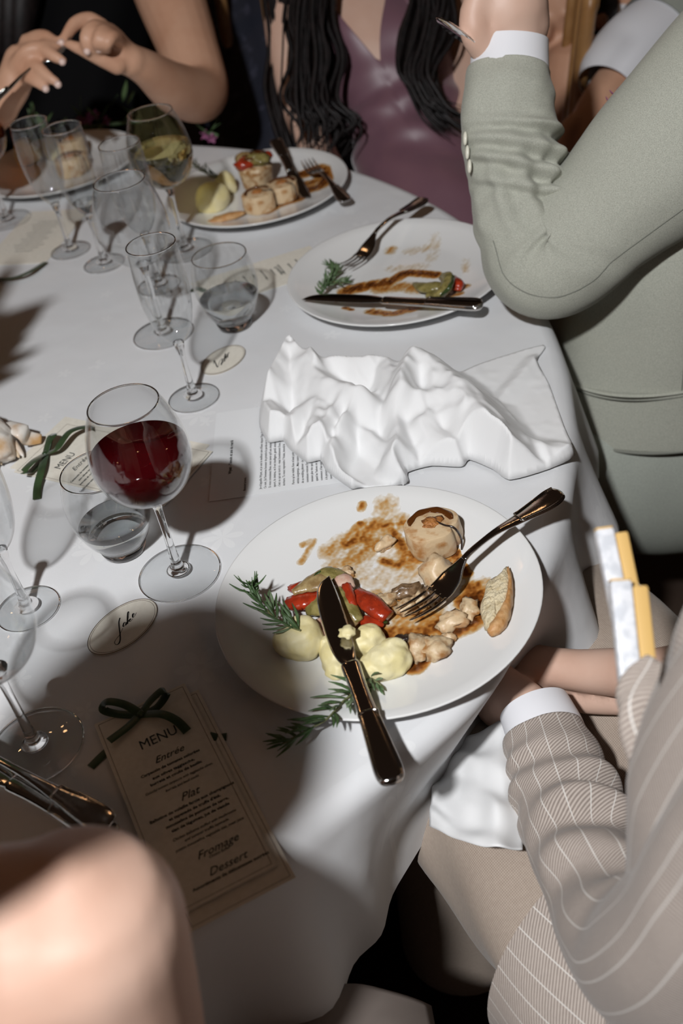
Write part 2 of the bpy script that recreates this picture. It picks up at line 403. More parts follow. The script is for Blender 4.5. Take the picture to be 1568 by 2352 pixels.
# ------------------------------------------------------------------ cutlery
def frame(p0, p1, roll=0.0):
    x = (p1 - p0); L = x.length; x = x/L; z = V((0, 0, 1)); y = z.cross(x).normalized(); z = x.cross(y)
    if roll: q = Matrix.Rotation(roll, 3, x); y = q @ y; z = q @ z
    return p0, x, y, z, L
def strip(fr, st, n=14, ex=2.6):
    """st rows: (s along, half width, half thickness, lift, side shift)"""
    o, x, y, z, L = fr; P = spline(st, (len(st) - 1)*5 + 1)
    return rings([o + x*(a[0]*L) + z*a[3] + y*a[4] for a in P], [y*max(a[1], 2e-4) for a in P], [z*max(a[2], 2e-4) for a in P], n, None, True, ex)
def bead(fr, st, r, lift):
    o, x, y, z, L = fr; P = spline(st, 20)
    pts = [o + x*(a[0]*L) + y*(a[1]*.86) + z*(a[3] + a[2] + lift) for a in P] + [o + x*(a[0]*L) - y*(a[1]*.86) + z*(a[3] + a[2] + lift) for a in P[::-1]]
    return tube(pts, r, 6, 90)
def fork(end, tip, label, roll=0.0, name='dinner_fork', arch=.012):
    fr = frame(end, tip, roll); t = thing(name, label, 'fork', end, 'table forks')
    o, x, y, z, L = fr
    hs = [(0, .0035, .0012, 0, 0), (.015, .0095, .002, 0, 0), (.06, .0118, .0022, 0, 0), (.14, .0108, .0022, .002, 0), (.27, .0068, .0022, arch*.5, 0), (.42, .0038, .0022, arch*.95, 0), (.56, .0032, .0021, arch, 0), (.62, .0036, .0020, arch*.85, 0)]
    h_ = mesh('handle', *strip(fr, hs)[:2], STEEL, t)
    mesh('handle_bead', *bead(fr, hs[1:5], .0011, .0)[:2], STEEL, h_)
    hd = [(.61, .0035, .0020, arch*.88, 0), (.65, .0065, .0018, arch*.62, 0), (.70, .0115, .0013, arch*.28, 0), (.76, .0128, .0011, 0, 0), (.805, .0125, .0010, -.001, 0)]
    mesh('head', *strip(fr, hd)[:2], STEEL, t)
    for k in range(4):
        q = (k - 1.5)*.0072; 
        ts = [(.79, .0021, .0010, -.0007, q), (.85, .0018, .0010, -.001, q*1.0), (.92, .0015, .0010, .002, q*.98), (.97, .0011, .0008, .0055, q*.95), (1.0, .0004, .0004, .008, q*.93)]
        mesh('tine', *strip(fr, ts, 8, 2.2)[:2], STEEL, t)
    return t
def knife(end, tip, label, roll=0.0, flip=1, bolster=.545):
    fr = frame(end, tip, roll); t = thing('table_knife', label, 'knife', end, 'table knives')
    hs = [(0, .003, .002, 0, 0), (.012, .0095, .0042, 0, 0), (.05, .0120, .0046, 0, 0), (.15, .0108, .0045, 0, 0), (.3, .0085, .0042, 0, 0), (.42, .0078, .0040, 0, 0), (bolster - .02, .0085, .0036, 0, 0), (bolster, .0075, .003, 0, 0)]
    h_ = mesh('handle', *strip(fr, hs)[:2], STEEL, t)
    mesh('handle_bead', *bead(fr, hs[1:5], .0011, -.0006)[:2], STEEL, h_)
    bs = [(bolster - .005, .0062, .0022, 0, 0), (bolster + .03, .0085, .0012, 0, -.001*flip), (bolster + .10, .0108, .0009, 0, -.001*flip), (.78, .0112, .0008, 0, 0), (.9, .0098, .0007, 0, .0015*flip), (.97, .0062, .0006, 0, .0045*flip), (1.0, .0008, .0005, 0, .0095*flip)]
    mesh('blade', *strip(fr, bs, 12, 2.0)[:2], STEEL, t)
    return t
knife(on_plate(906, 1806, .0) * 0 + W(903, 1800, .030), W(733, 1330, .042), 'long steel table knife smeared with mash, handle hanging past the nearest plate', flip=-1)
fork(W(1286, 1128, .046), on_plate(928, 1424, .010), 'steel fork with scratched bowl resting tines down on the nearest plate', arch=.016)
knife(W(1108, 702, .030), on_plate(700, 680, .008, PF), 'steel knife lying across the scraped plate beside the green sleeve', flip=1)
fork(W(975, 455, .034), on_plate(790, 622, .008, PF), 'steel fork leaning over the far rim of the scraped plate', arch=.016)
knife(W(632, 322, .045), W(700, 456, .014), 'dark steel knife handle standing up over the plate with potato scoops', flip=1)
fork(W(795, 462, .02), on_plate(705, 375, .014, PT), 'steel fork with tines on the sauce of the plate with potato scoops', arch=.010)
knife(W(262, 1925, .030), W(-150, 1700, .03), 'ridged steel knife handle on the shaded plate, lower of the two handles', flip=1)
fork(W(255, 1895, .036), W(-160, 1665, .03), 'ridged steel fork handle on the shaded plate, upper of the two handles', arch=.006)

# ------------------------------------------------------------------ paper: menus, place cards, speech
CREAM = M('cream_card', (.78, .74, .65), .7, var=((.74, .70, .61), 200, .4, .6))
PAPER = M('white_paper', (.78, .79, .80), .75)
INK = M('dark_green_ink', (.012, .022, .022), .6); INKB = M('black_ink', (.015, .013, .012), .6); LINE = M('brown_hairline', (.16, .12, .09), .7)
RIB = M('dark_green_satin_ribbon', (.022, .045, .016), .35, sheen=.4, var=((.035, .07, .025), 60, .4, .6), bump=(300, .1))
def txt(s, c, xd, yd, mat, parent, size=.004, width=None, bold=0.0, shear=0.0, align='CENTER', name='text_line'):
    cu = bpy.data.curves.new(name, 'FONT'); cu.body = s; cu.size = size; cu.align_x = align; cu.align_y = 'CENTER'; cu.offset = bold; cu.shear = shear; cu.extrude = .00004; cu.resolution_u = 2
    cu.materials.append(mat)
    o = bpy.data.objects.new(name, cu); COL.objects.link(o)
    dg = bpy.context.evaluated_depsgraph_get(); me = bpy.data.meshes.new_from_object(o.evaluated_get(dg)); me.name = name
    bpy.data.objects.remove(o); bpy.data.curves.remove(cu)
    co = np.empty(len(me.vertices)*3, dtype=np.float32); me.vertices.foreach_get('co', co); co = co.reshape(-1, 3)
    if width and len(co): co[:, 0] *= width/max(1e-9, co[:, 0].max() - co[:, 0].min())
    zd = xd.cross(yd); l = V(c) - base[parent]
    out = co[:, :1]*np.array(xd) + co[:, 1:2]*np.array(yd) + co[:, 2:]*np.array(zd) + np.array(l)
    me.vertices.foreach_set('co', out.astype(np.float32).ravel()); me.update()
    o = bpy.data.objects.new(name, me); COL.objects.link(o); o.parent = parent; base[o] = base[parent]
    return o
def ribbon(name, pts, width, parent, up=None, twist=None):
    P = spline(pts, (len(pts) - 1)*8 + 1); tg = np.gradient(P, axis=0)
    g = Geo(); cs, ax, ay = [], [], []
    for i, (p, t) in enumerate(zip(P, tg)):
        t = V(t).normalized(); u = V(up) if up is not None else V((0, 0, 1))
        s = t.cross(u)
        if s.length < .2: s = ax[-1].normalized() if ax else V((1, 0, 0))
        s.normalize()
        if ax and s.dot(ax[-1]) < 0: s = -s
        cs.append(V(p)); ax.append(s*width/2); ay.append(t.cross(s).normalized()*.0003)
    return mesh(name, *rings(cs, ax, ay, 8, None, True, 6)[:2], RIB, parent, edge=50)
def card(name, corners, h, mat, parent, z0):
    """corners: four table-plane points; a thin sheet lying at z0"""
    return mesh(name, *prism([V((p.x, p.y, TZ + z0)) for p in corners], h), mat, parent, smooth=False)
def rect(o, xd, yd, w, h): return [o, o + xd*w, o + xd*w + yd*h, o + yd*h]   # yd points down the page
def hairline(parent, o, xd, yd, w, h, inset, z, mat=LINE, lw=.00022):
    g = Geo(); a, b = inset, inset
    P = [o + xd*a + yd*b, o + xd*(w - a) + yd*b, o + xd*(w - a) + yd*(h - b), o + xd*a + yd*(h - b)]
    for i in range(4):
        p, q = P[i], P[(i + 1) % 4]; d = (q - p).normalized()
        n = V((-d.y, d.x, 0))*lw; g.add(prism([V((v.x, v.y, TZ + z)) for v in (p - n, q - n, q + n, p + n)], .00005))
    return g.build('printed_border', mat, parent, smooth=False)
def bow(parent, knot, px_pts, width, z):
    """px_pts: lists of (px, py, height) from the knot outward"""
    for nm, pts in px_pts: ribbon(nm, [W(a, b, c) for a, b, c in pts], width, parent)
    vf = blob(W(knot[0], knot[1], z + .003), V((width*.42, 0, 0)), V((0, width*.42, 0)), V((0, 0, .0035)), .12, 1.4, 3, 2)
    mesh('knot', *vf, RIB, parent)
def page(tl, tr, bl):
    o = W(*tl); xd = W(*tr) - o; w = xd.length; xd.normalize(); yd = W(*bl) - o; h = yd.length; yd = (yd - xd*yd.dot(xd)).normalized()
    return o, xd, yd, w, h
# -- menu in the shade beside the bare shoulder
o, xd, yd, w, h = page((219, 1670), (426, 1575), (430, 2100))
mn = thing('menu_card', 'cream menu with a dark green bow, lying in the shade by the bare shoulder', 'menu', (o + xd*w/2 + yd*h/2), 'wedding menus')
card('under_card', rect(o + xd*.0085 + yd*.012, xd, yd, w, h*1.015), .0008, CREAM, mn, .0005)
card('card', rect(o, xd, yd, w, h), .0008, CREAM, mn, .0030)
hairline(mn, o, xd, yd, w, h, .0032, .0039); hairline(mn, o + xd*.0085 + yd*.012, xd, yd, w, h*1.015, .0032, .0014)
def zo(x, y, z=.0042): return W(200 + x/3.267, 1560 + y/3.267, z)
up = -yd
txt('MENU', zo(535, 440), xd, up, INK, mn, .0150, width=.0335, bold=.0)
for s, c, sz in (('Entrée', (612, 565), .0100), ('Plat', (765, 862), .0110), ('Fromage', (975, 1258), .0100), ('Dessert', (1050, 1385), .0100)):
    txt(s, zo(*c), xd, up, INK, mn, sz, shear=.45, name='script_heading')
k = .000103/1.08
for s, cx, cy, wd, it in (('Carpaccio de tomates colorées', 625, 632, 520, 0), ('aux olives taggiasche,', 648, 672, 370, 0), ('burrata et coulis de basilic', 668, 706, 450, 0), ('Colorful tomato carpaccio with taggiasche olives,', 690, 748, 585, 1), ('burrata and basil coulis', 712, 780, 290, 1),
        ('Ballotine de volaille farcie aux champignons', 788, 925, 720, 0), ("et tapenade de truffe d'été,", 808, 962, 440, 0), ('mousseline de pommes de terre,', 828, 1000, 530, 0), ('tian de légumes, jus de viande', 852, 1035, 490, 0), ('Chicken ballotine stuffed with mushrooms', 880, 1095, 530, 1), ('and summer truffle tapenade,', 898, 1128, 370, 1), ('potato mousseline, vegetable tian, meat juice', 920, 1165, 570, 1),
        ('Cheese Buffet', 990, 1298, 170, 1), ('Assortiments de délicatesses sucrées', 1080, 1440, 620, 0)):
    txt(s, zo(cx, cy), xd, up, INK, mn, .0040 if not it else .0036, width=wd*k*1.08, bold=.00009 if not it else .00002, shear=.3 if it else 0)
bow(mn, (324, 1640), [('bow_loop', [(324, 1640, .006), (285, 1618, .014), (245, 1612, .016), (238, 1630, .010), (270, 1640, .007), (324, 1643, .006)]), ('bow_loop', [(324, 1640, .006), (345, 1610, .014), (372, 1586, .018), (382, 1594, .012), (360, 1625, .008), (326, 1641, .006)]),
    ('ribbon_tail', [(322, 1640, .006), (295, 1668, .008), (250, 1702, .009)]), ('ribbon_tail', [(326, 1641, .006), (370, 1640, .012), (405, 1655, .010), (430, 1680, .006)]), ('ribbon_band', [(208, 1762, .001), (235, 1735, .001), (262, 1712, .0018)]), ('ribbon_band', [(480, 1690, .0018), (500, 1694, .001), (520, 1692, .001)])], .0085, .004)
# -- menu under the water tumbler, by the shell
o, xd, yd, w, h = page((33, 1087), (160, 968), (385, 1157))
m2 = thing('menu_card', 'cream menu with a bright green bow beside the seashell, under the water tumbler', 'menu', o + xd*w/2 + yd*h/2, 'wedding menus')
card('under_card', rect(o + xd*.006 - yd*.012, xd, yd, w, h), .0008, CREAM, m2, .0003)
card('card', rect(o, xd, yd, w*.95, h), .0008, CREAM, m2, .0014); hairline(m2, o, xd, yd, w*.95, h, .003, .0023)
def zm(x, y, z=.0026): return W(x/3.92, 900 + y/3.92, z)
txt('MENU', zm(588, 620), xd, -yd, INK, m2, .0140, width=.031, bold=.0); txt('Entrée', zm(716, 650), xd, -yd, INK, m2, .010, shear=.45, name='script_heading')
for s, c, wd in (('Carpaccio de tomates colorées', (752, 700), .05), ('aux olives taggiasche,', (790, 715), .036), ('burrata et coulis de basilic', (820, 735), .044), ('Colorful tomato carpaccio with taggiasche olives,', (850, 770), .056)):
    txt(s, zm(*c), xd, -yd, INK, m2, .004, width=wd, bold=.00009)
bow(m2, (104, 1042), [('bow_loop', [(104, 1042, .006), (112, 1015, .016), (122, 1000, .020), (116, 1003, .010), (106, 1040, .006)]), ('bow_loop', [(104, 1042, .006), (78, 1058, .016), (55, 1082, .018), (66, 1086, .008), (92, 1060, .006), (104, 1043, .006)]),
    ('ribbon_tail', [(104, 1043, .006), (96, 1075, .010), (86, 1115, .006), (84, 1146, .003)]), ('ribbon_tail', [(105, 1042, .006), (130, 1030, .014), (160, 992, .018), (200, 980, .012), (215, 985, .006)])], .0095, .003)
# -- menu at the far left
o, xd, yd, w, h = page((-45, 612), (105, 605), (20, 480))
yd2 = -yd
m3 = thing('menu_card', 'cream menu with an almost black ribbon, in front of the slim glasses', 'menu', o + xd*w/2 + yd*h/2, 'wedding menus')
card('card', rect(o, xd, yd, w, .2), .0008, CREAM, m3, .0005)
for i in range(11): txt('Carpaccio de tomates colorées aux olives'[:18 + (i*7) % 16], o + xd*(w*.5) + yd*(.045 + .011*i) + V((0, 0, .0018)), -xd, yd2*-1, INK, m3, .004, shear=.1)
ribbon('ribbon_tail', [W(-30, 640, .002), W(20, 640, .006), W(60, 628, .010), W(105, 602, .004)], .010, m3)
# -- menu tucked under the scraped plate
o, xd, yd, w, h = page((438, 652), (478, 712), (684, 545))
m4 = thing('menu_card', 'cream menu half under the scraped plate, seen through the far tumbler', 'menu', o + xd*w/2 + yd*h/2, 'wedding menus')
card('card', rect(o, xd, yd, w, h), .0008, CREAM, m4, .0004)
for i in range(9): txt('Ballotine de volaille farcie aux champignons'[:14 + (i*9) % 18], o + xd*(w*.5) + yd*(.06 + .014*i) + V((0, 0, .0016)), xd, -yd, INK, m4, .0042)
for i, s in enumerate(('Fromage', 'Dessert')): txt(s, o + xd*(w*.5) + yd*(.125 + .04*i) + V((0, 0, .0016)), xd, -yd, INK, m4, .009, shear=.4, name='script_heading')
ribbon('ribbon_tail', [W(436, 668, .002), W(452, 662, .006), W(470, 668, .004)], .009, m4)
# -- oval place cards, the name brushed on
def stroke(pts, wid, parent, mat, z, sc=1.0):
    P = spline([(a, b) for a, b in pts], (len(pts) - 1)*6 + 1); C3 = [W(a, b, z) for a, b in P]; g = Geo()
    for i in range(len(C3) - 1):
        d = C3[i + 1] - C3[i]
        if d.length < 1e-6: continue
        d.normalize(); n = V((-d.y, d.x, 0))
        down = max(0, -d.y); w0 = wid*(.35 + .65*down)
        g.add(prism([C3[i] - n*w0 - d*w0*.3, C3[i + 1] - n*w0 + d*w0*.3, C3[i + 1] + n*w0 + d*w0*.3, C3[i] + n*w0 - d*w0*.3], .00005))
    return g.build('brush_stroke', mat, parent, smooth=False)
def place_card(label, a, b, hw, tr, strokes, wid):
    A, B = W(*a), W(*b); c = (A + B)/2; x = (B - A); hl = x.length/2; x.normalize(); y = V((-x.y, x.x, 0))
    t = thing('place_card', label, 'place card', c, 'oval place cards')
    def ell(k, n=72): return [c + x*(hl*k*math.cos(2*math.pi*i/n)) + y*(hw*k*math.sin(2*math.pi*i/n)) for i in range(n)]
    mesh('card', *prism([p + V((0, 0, .0006)) for p in ell(1)], .0012), CREAM, t, smooth=False)
    for k, r in ((.995, .0004), (.935, .00022)):
        e = ell(k); mesh('printed_border', *tube([p + V((0, 0, .0018)) for p in e + e[:2]], (r), 6, 150)[:2], LINE, t)
    for s in strokes: stroke([tr(p) for p in s], wid, t, INKB, .0020)
place_card('cream oval place card with black brush lettering beside the red wine glass foot', (213, 1502), (350, 1382), .0265, lambda p: (180 + p[0]/7.84, 1360 + p[1]/7.84),
    [[(748, 465), (730, 540), (735, 640), (750, 760), (752, 860), (730, 920), (690, 945), (655, 920), (670, 860), (740, 770), (800, 650)], [(858, 545), (825, 550), (805, 600), (815, 620), (845, 590), (862, 545), (855, 595), (885, 560)],
     [(885, 575), (895, 480), (910, 380), (905, 352), (888, 380), (882, 480), (885, 572), (905, 510), (935, 480), (930, 500), (905, 515), (940, 525), (975, 480)], [(975, 430), (1000, 410), (1005, 385), (985, 390), (975, 420), (985, 455), (1020, 420), (1042, 370)]], .0007)
place_card('cream oval place card half in glass shadow behind the champagne flute', (476, 862), (549, 796), .0255, lambda p: (440 + p[0]/4.126, 560 + p[1]/4.126),
    [[(208, 1140), (212, 1105), (225, 1130), (248, 1170), (262, 1120), (285, 1085)], [(285, 1125), (280, 1148), (297, 1120)], [(308, 1085), (292, 1095), (292, 1122), (310, 1105)], [(320, 1040), (308, 1112), (324, 1095)], [(300, 1068), (335, 1050)], [(330, 1060), (322, 1080), (330, 1086), (338, 1062), (330, 1060)], [(342, 1042), (340, 1076), (347, 1034), (354, 1036)]], .0008)
# -- printed speech under the napkin
A, B = W(480, 1153), W(497, 950); xd = (B - A); w = xd.length; xd.normalize(); yd = V((xd.y, -xd.x, 0)); up = -yd; h = .19
sp_ = thing('speech_sheet', 'white printed speech sheet half under the crumpled napkin', 'paper', A + xd*w/2 + yd*h/2)
card('sheet', rect(A, xd, yd, w, h), .0003, PAPER, sp_, .0004)
LN = [(.022, 'Wyatt - Témoin et ami du marié', .0052, .045, 1), (.040, 'Bonsoir à tous,', .0040, .010, 0)]
body = ["Je m'appelle Wyatt, et je suis le meilleur ami d'Evan depuis l'âge de cinq ans.", "Ce soir, j'ai l'immense honneur de prendre la parole en tant que son témoin.", "Si vous connaissez Evan, vous savez qu'il est simple et sans genre. Il aime le", "sport, le cinéma, et il est intelligent, gentil, attentionné, beau gosse,", "c'est ce qui est écrit ici - mais honnêtement Evan, je", "écriture. Tu veux reprendre ? Voisin, tiens-là le", "", "Parce qu'en réalité, Evan m'avait préparé", "vérités longtemps... Mais contre toute attente", "de sa wedding planner - je suis venu avec", "connaissez vraiment Evan, vous savez que", "tension plus vite que la cinquième nuit", "quand les Yankees ont perdu", "commencer, il faut quand même", "à la personne la moins", "commencer à une heure", "parle à peine anglais", "comprend pas! Donc", "", "Mais plus sérieusement", "l'heure"]
for i, s in enumerate(body):
    if s: LN.append((.058 + .0053*i, s, .0040, .009, 0))
for v_, s, sz, u_, b_ in LN:
    txt(s, A + xd*u_ + yd*v_ + V((0, 0, .0009)), xd, up, INKB, sp_, sz, bold=.0001 if b_ else .00002, align='LEFT', width=len(s)*sz*(.40 if not b_ else .42))

# ------------------------------------------------------------------ crumpled napkin on the table
NAP = M('white_linen_napkin', (.80, .80, .80), .75, bump=(700, .12, .0004), sheen=.1)
def napkin():
    z4 = lambda x, y, z=0.0: W(560 + x/2, 700 + y/2, z)
    outl = [(75, 470), (110, 400), (150, 330), (190, 270), (250, 250), (310, 280), (360, 330), (450, 345), (560, 345), (650, 340), (720, 350), (790, 345), (860, 345), (930, 335), (1100, 262), (1380, 180), (1345, 255), (1400, 360), (1470, 560), (1522, 690), (1400, 755), (1220, 805), (1140, 755), (1035, 712), (1000, 745), (860, 740), (752, 770), (755, 820), (640, 835), (530, 840), (490, 845), (380, 765), (350, 715), (290, 725), (210, 665), (180, 625), (110, 632), (72, 560)]
    O2 = np.array([tuple(z4(x, y, .004))[:2] for x, y in outl]); O3 = []
    for i in range(len(O2)):
        a, b, c, d = O2[i - 1], O2[i], O2[(i + 1) % len(O2)], O2[(i + 2) % len(O2)]
        for u in (0, .25, .5, .75): O3.append(.5*(2*b + (c - a)*u*.6 + (2*a - 5*b + 4*c - d)*u*u*.6 + (-a + 3*b - 3*c + d)*u**3*.6) + (c - b)*u*.4)
    O2 = np.array(O3)
    R = [([(120, 350), (180, 250), (250, 240), (330, 340), (480, 430), (540, 440)], .046, .034), ([(90, 480), (190, 560), (330, 470), (350, 560), (285, 690)], .032, .026), ([(330, 300), (470, 280), (560, 290), (650, 280), (700, 390)], .043, .03), ([(600, 430), (500, 550), (420, 650), (392, 745), (500, 830)], .026, .014),
         ([(730, 410), (700, 500), (715, 620), (700, 690)], .032, .018), ([(785, 265), (745, 340), (725, 420)], .056, .026), ([(800, 268), (920, 350), (1050, 480), (1140, 600), (1212, 790)], .052, .040), ([(730, 455), (850, 450), (1030, 445)], .045, .034), ([(700, 505), (800, 560), (880, 620), (1020, 700)], .026, .026), ([(1130, 480), (1250, 640), (1515, 690)], .014, .022),
         ([(520, 580), (640, 660), (745, 765)], .016, .014), ([(160, 230), (230, 195), (300, 240), (340, 300)], .052, .012), ([(440, 580), (520, 480), (570, 450)], .036, .012), ([(1340, 255), (1180, 440), (1130, 480)], .007, .012), ([(820, 560), (900, 520), (1060, 560)], .034, .03), ([(350, 600), (430, 500), (500, 440)], .036, .02)]
    x0, y0 = O2.min(0) - .004; x1, y1 = O2.max(0) + .004; st = .0018; NXp = None
    nx, ny = int((x1 - x0)/st) + 1, int((y1 - y0)/st) + 1
    X, Y = np.meshgrid(x0 + st*np.arange(nx), y0 + st*np.arange(ny)); 
    ins = np.zeros(X.shape, bool); dist = np.full(X.shape, 9.0); k = len(O2); BX, BY = X.copy(), Y.copy()
    for i in range(k):
        a, b = O2[i], O2[(i + 1) % k]
        cnd = ((a[1] > Y) != (b[1] > Y)); ins ^= cnd & (X < (b[0] - a[0])*(Y - a[1])/(b[1] - a[1] + 1e-12) + a[0])
        d = b - a; t = np.clip(((X - a[0])*d[0] + (Y - a[1])*d[1])/(d@d + 1e-15), 0, 1); nd_ = np.hypot(X - a[0] - t*d[0], Y - a[1] - t*d[1]); cl = nd_ < dist; BX = np.where(cl, a[0] + t*d[0], BX); BY = np.where(cl, a[1] + t*d[1], BY); dist = np.minimum(dist, nd_)
    Hm = np.zeros(X.shape); acc = np.zeros(X.shape)
    for pts, hh, ww in R:
        P = [tuple(z4(x, y, hh*.8))[:2] for x, y in pts]; P = spline(P, len(P)*6)
        dd = np.full(X.shape, 9.0)
        for a, b in zip(P[:-1], P[1:]):
            d = b - a; t = np.clip(((X - a[0])*d[0] + (Y - a[1])*d[1])/(d@d + 1e-12), 0, 1); dd = np.minimum(dd, np.hypot(X - a[0] - t*d[0], Y - a[1] - t*d[1]))
        q = np.clip(1 - dd/(ww*1.5), 0, 1); q = .55*q*q*(3 - 2*q) + .45*q; acc += (hh*1.08*q)**7
    Hm = acc**(1/7)
    nz = np.array([[noise.noise(V((x*38, y*38, 2.2)))*.5 + noise.noise(V((x*90, y*90, 7)))*.25 for x in X[0]] for y in Y[:, 0]])
    rg = np.array([[abs(noise.noise(V((x*46 + y*20, y*24 - x*12, 5.5)))) for x in X[0]] for y in Y[:, 0]]); Hm = Hm*(1 + .10*nz) + .0035 + .002*np.clip(nz, 0, 1) + .004*(.35 - np.minimum(rg, .35))*(Hm > .008)/.35
    for _ in range(2): Hm[1:-1, 1:-1] = (Hm[1:-1, 1:-1]*2 + Hm[:-2, 1:-1] + Hm[2:, 1:-1] + Hm[1:-1, :-2] + Hm[1:-1, 2:])/6
    Hm = np.minimum(Hm, .0045 + dist*2.6)
    idx = -np.ones(X.shape, int); vs_, fs = [], []
    keep = ins.copy(); inn = np.zeros_like(keep); inn[1:-1, 1:-1] = keep[1:-1, 1:-1] & keep[:-2, 1:-1] & keep[2:, 1:-1] & keep[1:-1, :-2] & keep[1:-1, 2:] & keep[:-2, :-2] & keep[2:, 2:] & keep[:-2, 2:] & keep[2:, :-2]
    sn = keep & ~inn; X = np.where(sn, BX, X); Y = np.where(sn, BY, Y); Hm = np.where(sn, np.minimum(Hm, .0040), Hm)
    for j in range(ny):
        for i in range(nx):
            if keep[j, i]: idx[j, i] = len(vs_); vs_.append(V((X[j, i], Y[j, i], TZ + Hm[j, i])))
    for j in range(ny - 1):
        for i in range(nx - 1):
            q = (idx[j, i], idx[j, i + 1], idx[j + 1, i + 1], idx[j + 1, i])
            if min(q) >= 0: fs.append(q)
    o = tag(mesh('napkin', vs_, fs, NAP, smooth=True), 'crumpled white linen napkin lying between the two right-hand plates', 'napkin')
    sd = o.modifiers.new('thickness', 'SOLIDIFY'); sd.thickness = .0012; sd.offset = -1
napkin()
# ------------------------------------------------------------------ glasses
WATER = glass_solid('water', (.97, .985, .99), 1.33, share=.08)
WHITEW = glass_solid('white_wine', (.96, .90, .60), 1.34, share=.12)
AMBER = glass_solid('amber_wine', (.85, .38, .08), 1.34, share=.15)
REDW = M('red_wine', (.065, .0018, .004), .03, trans=.25, ior=1.34, coat=.3)
def _wine_share(m):
    nt = m.node_tree; b = nt.nodes['Principled BSDF']; t = nd(nt, 'ShaderNodeBsdfTransparent'); t.inputs[0].default_value = (.55, .012, .012, 1); x = nd(nt, 'ShaderNodeMixShader'); x.inputs[0].default_value = .14
    nt.links.new(b.outputs[0], x.inputs[1]); nt.links.new(t.outputs[0], x.inputs[2]); nt.links.new(x.outputs[0], nt.nodes['Material Output'].inputs[0])
_wine_share(REDW)
def wall(prof, t):
    """outer profile (r, z) bottom to rim -> closed thin wall"""
    inn = [(max(0, r - t), z + (t if i == 0 else 0)) for i, (r, z) in enumerate(prof)]
    if prof[0][0] > 1e-6: prof = [(0, prof[0][1])] + prof; inn = [(0, inn[0][1])] + inn
    return prof + [(prof[-1][0] - t/2, prof[-1][1] + t*.5)] + inn[::-1]
def liquid(prof, t, z1):
    out = [(0, prof[0][1] + t)]; rs = [p[0] for p in prof]; zs = [p[1] for p in prof]
    for r, z in prof:
        if z < z1 and z > out[-1][1] - 1e-6: out.append((max(0, r - t), max(z, prof[0][1] + t)))
    out.append((float(np.interp(z1, zs, rs)) - t, z1)); out.append((0, z1)); return out
def smooth_prof(prof, m=40): return [tuple(a) for a in spline(prof, m)]
BOWL = smooth_prof([(.009, .1035), (.024, .1085), (.0385, .121), (.0468, .140), (.0482, .155), (.0455, .175), (.0395, .196), (.0332, .2110)])
FLUTE = smooth_prof([(.006, .083), (.0135, .090), (.0225, .106), (.0285, .130), (.0310, .155), (.0308, .182), (.0290, .2125)])
TUMB = smooth_prof([(.0265, .0125), (.034, .025), (.0405, .042), (.0440, .060), (.0432, .078), (.0400, .094), (.0370, .1060)])
def stemware(name, px, label, kind='bowl', fill=None, fmat=None, cat='glass', group=None, hs=1.0):
    p = W(*px); t = thing(name, label, cat, p, group); c = (p.x, p.y, TZ + .0006)
    prof = BOWL if kind == 'bowl' else FLUTE; fr_ = .0425 if kind == 'bowl' else .0325; zb = prof[0][1]; rs = .0038 if kind == 'bowl' else .0036
    prof = [(r, z*hs) for r, z in prof]; zb *= hs
    bw = mesh('bowl', *lathe(wall(prof, .0011), c, 56), GLASS, t)
    st = smooth_prof([(.0125, .0062), (.0078, .0085), (.0062, .013), (rs + .001, .024), (rs, .045), (rs, zb - .028), (rs + .0012, zb - .012), (prof[0][0] + .001, zb + .0002)], 26)
    mesh('stem', *lathe([(0, .0062)] + st + [(0, zb + .0002)], c, 28), CRYSTAL, t)
    ft = mesh('foot', *lathe([(0, 0), (fr_ - .001, 0), (fr_, .0006), (fr_ - .0004, .0015), (fr_*.75, .0024), (.022, .0036), (.0125, .0060), (0, .0062)], c, 64), GLASS, t)
    vf = tube([V(c) + V((fr_*math.cos(a), fr_*math.sin(a), .0009)) for a in np.linspace(0, 2*math.pi, 40)], .0008, 6, 100); mesh('foot_rim', *vf[:2], CRYSTAL, ft)
    vf = tube([V(c) + V(((prof[-1][0] - .0005)*math.cos(a), (prof[-1][0] - .0005)*math.sin(a), prof[-1][1] + .0003)) for a in np.linspace(0, 2*math.pi, 40)], .0009, 6, 100); mesh('lip', *vf[:2], CRYSTAL, bw)
    if fill: mesh('wine', *lathe(liquid(prof, .0014, fill), c, 56), fmat, t)
    return t
def tumbler(px, label, level):
    p = W(*px); t = thing('water_tumbler', label, 'glass', p, 'rounded water tumblers'); c = (p.x, p.y, TZ + .0006)
    sd_ = mesh('side', *lathe(wall(TUMB, .0013), c, 56), GLASS, t)
    mesh('thick_base', *lathe([(0, 0), (.021, 0), (.0235, .0015), (.0265, .0128), (.020, .0135), (0, .0118)], c, 48), CRYSTAL, t)
    mesh('water', *lathe(liquid(TUMB, .0015, level), c, 56), WATER, t)
    vf = tube([V(c) + V((.0364*math.cos(a), .0364*math.sin(a), .1065)) for a in np.linspace(0, 2*math.pi, 40)], .0009, 6, 100); mesh('lip', *vf[:2], CRYSTAL, sd_)
g_ = 'long stemmed glasses'
stemware('wine_glass', (413, 1318), 'large glass half full of dark red wine beside the nearest plate', fill=.1605, fmat=REDW, group=g_)
tumbler((287, 1262), 'rounded water tumbler right behind the red wine glass', .040)
tumbler((541, 748), 'rounded water tumbler beside the scraped plate', .046)
stemware('champagne_flute', (446, 916), 'empty champagne flute standing alone in front of the far tumbler and oval card', 'flute', group=g_)
stemware('champagne_flute', (66, 1400), 'empty flute at the left edge beside the water tumbler', 'flute', group=g_)
stemware('wine_glass', (85, 1715), 'empty wine glass at the left edge above the shaded plate', group=g_)
stemware('wine_glass', (376, 768), 'large empty wine glass right behind the champagne flute', group=g_, hs=1.06)
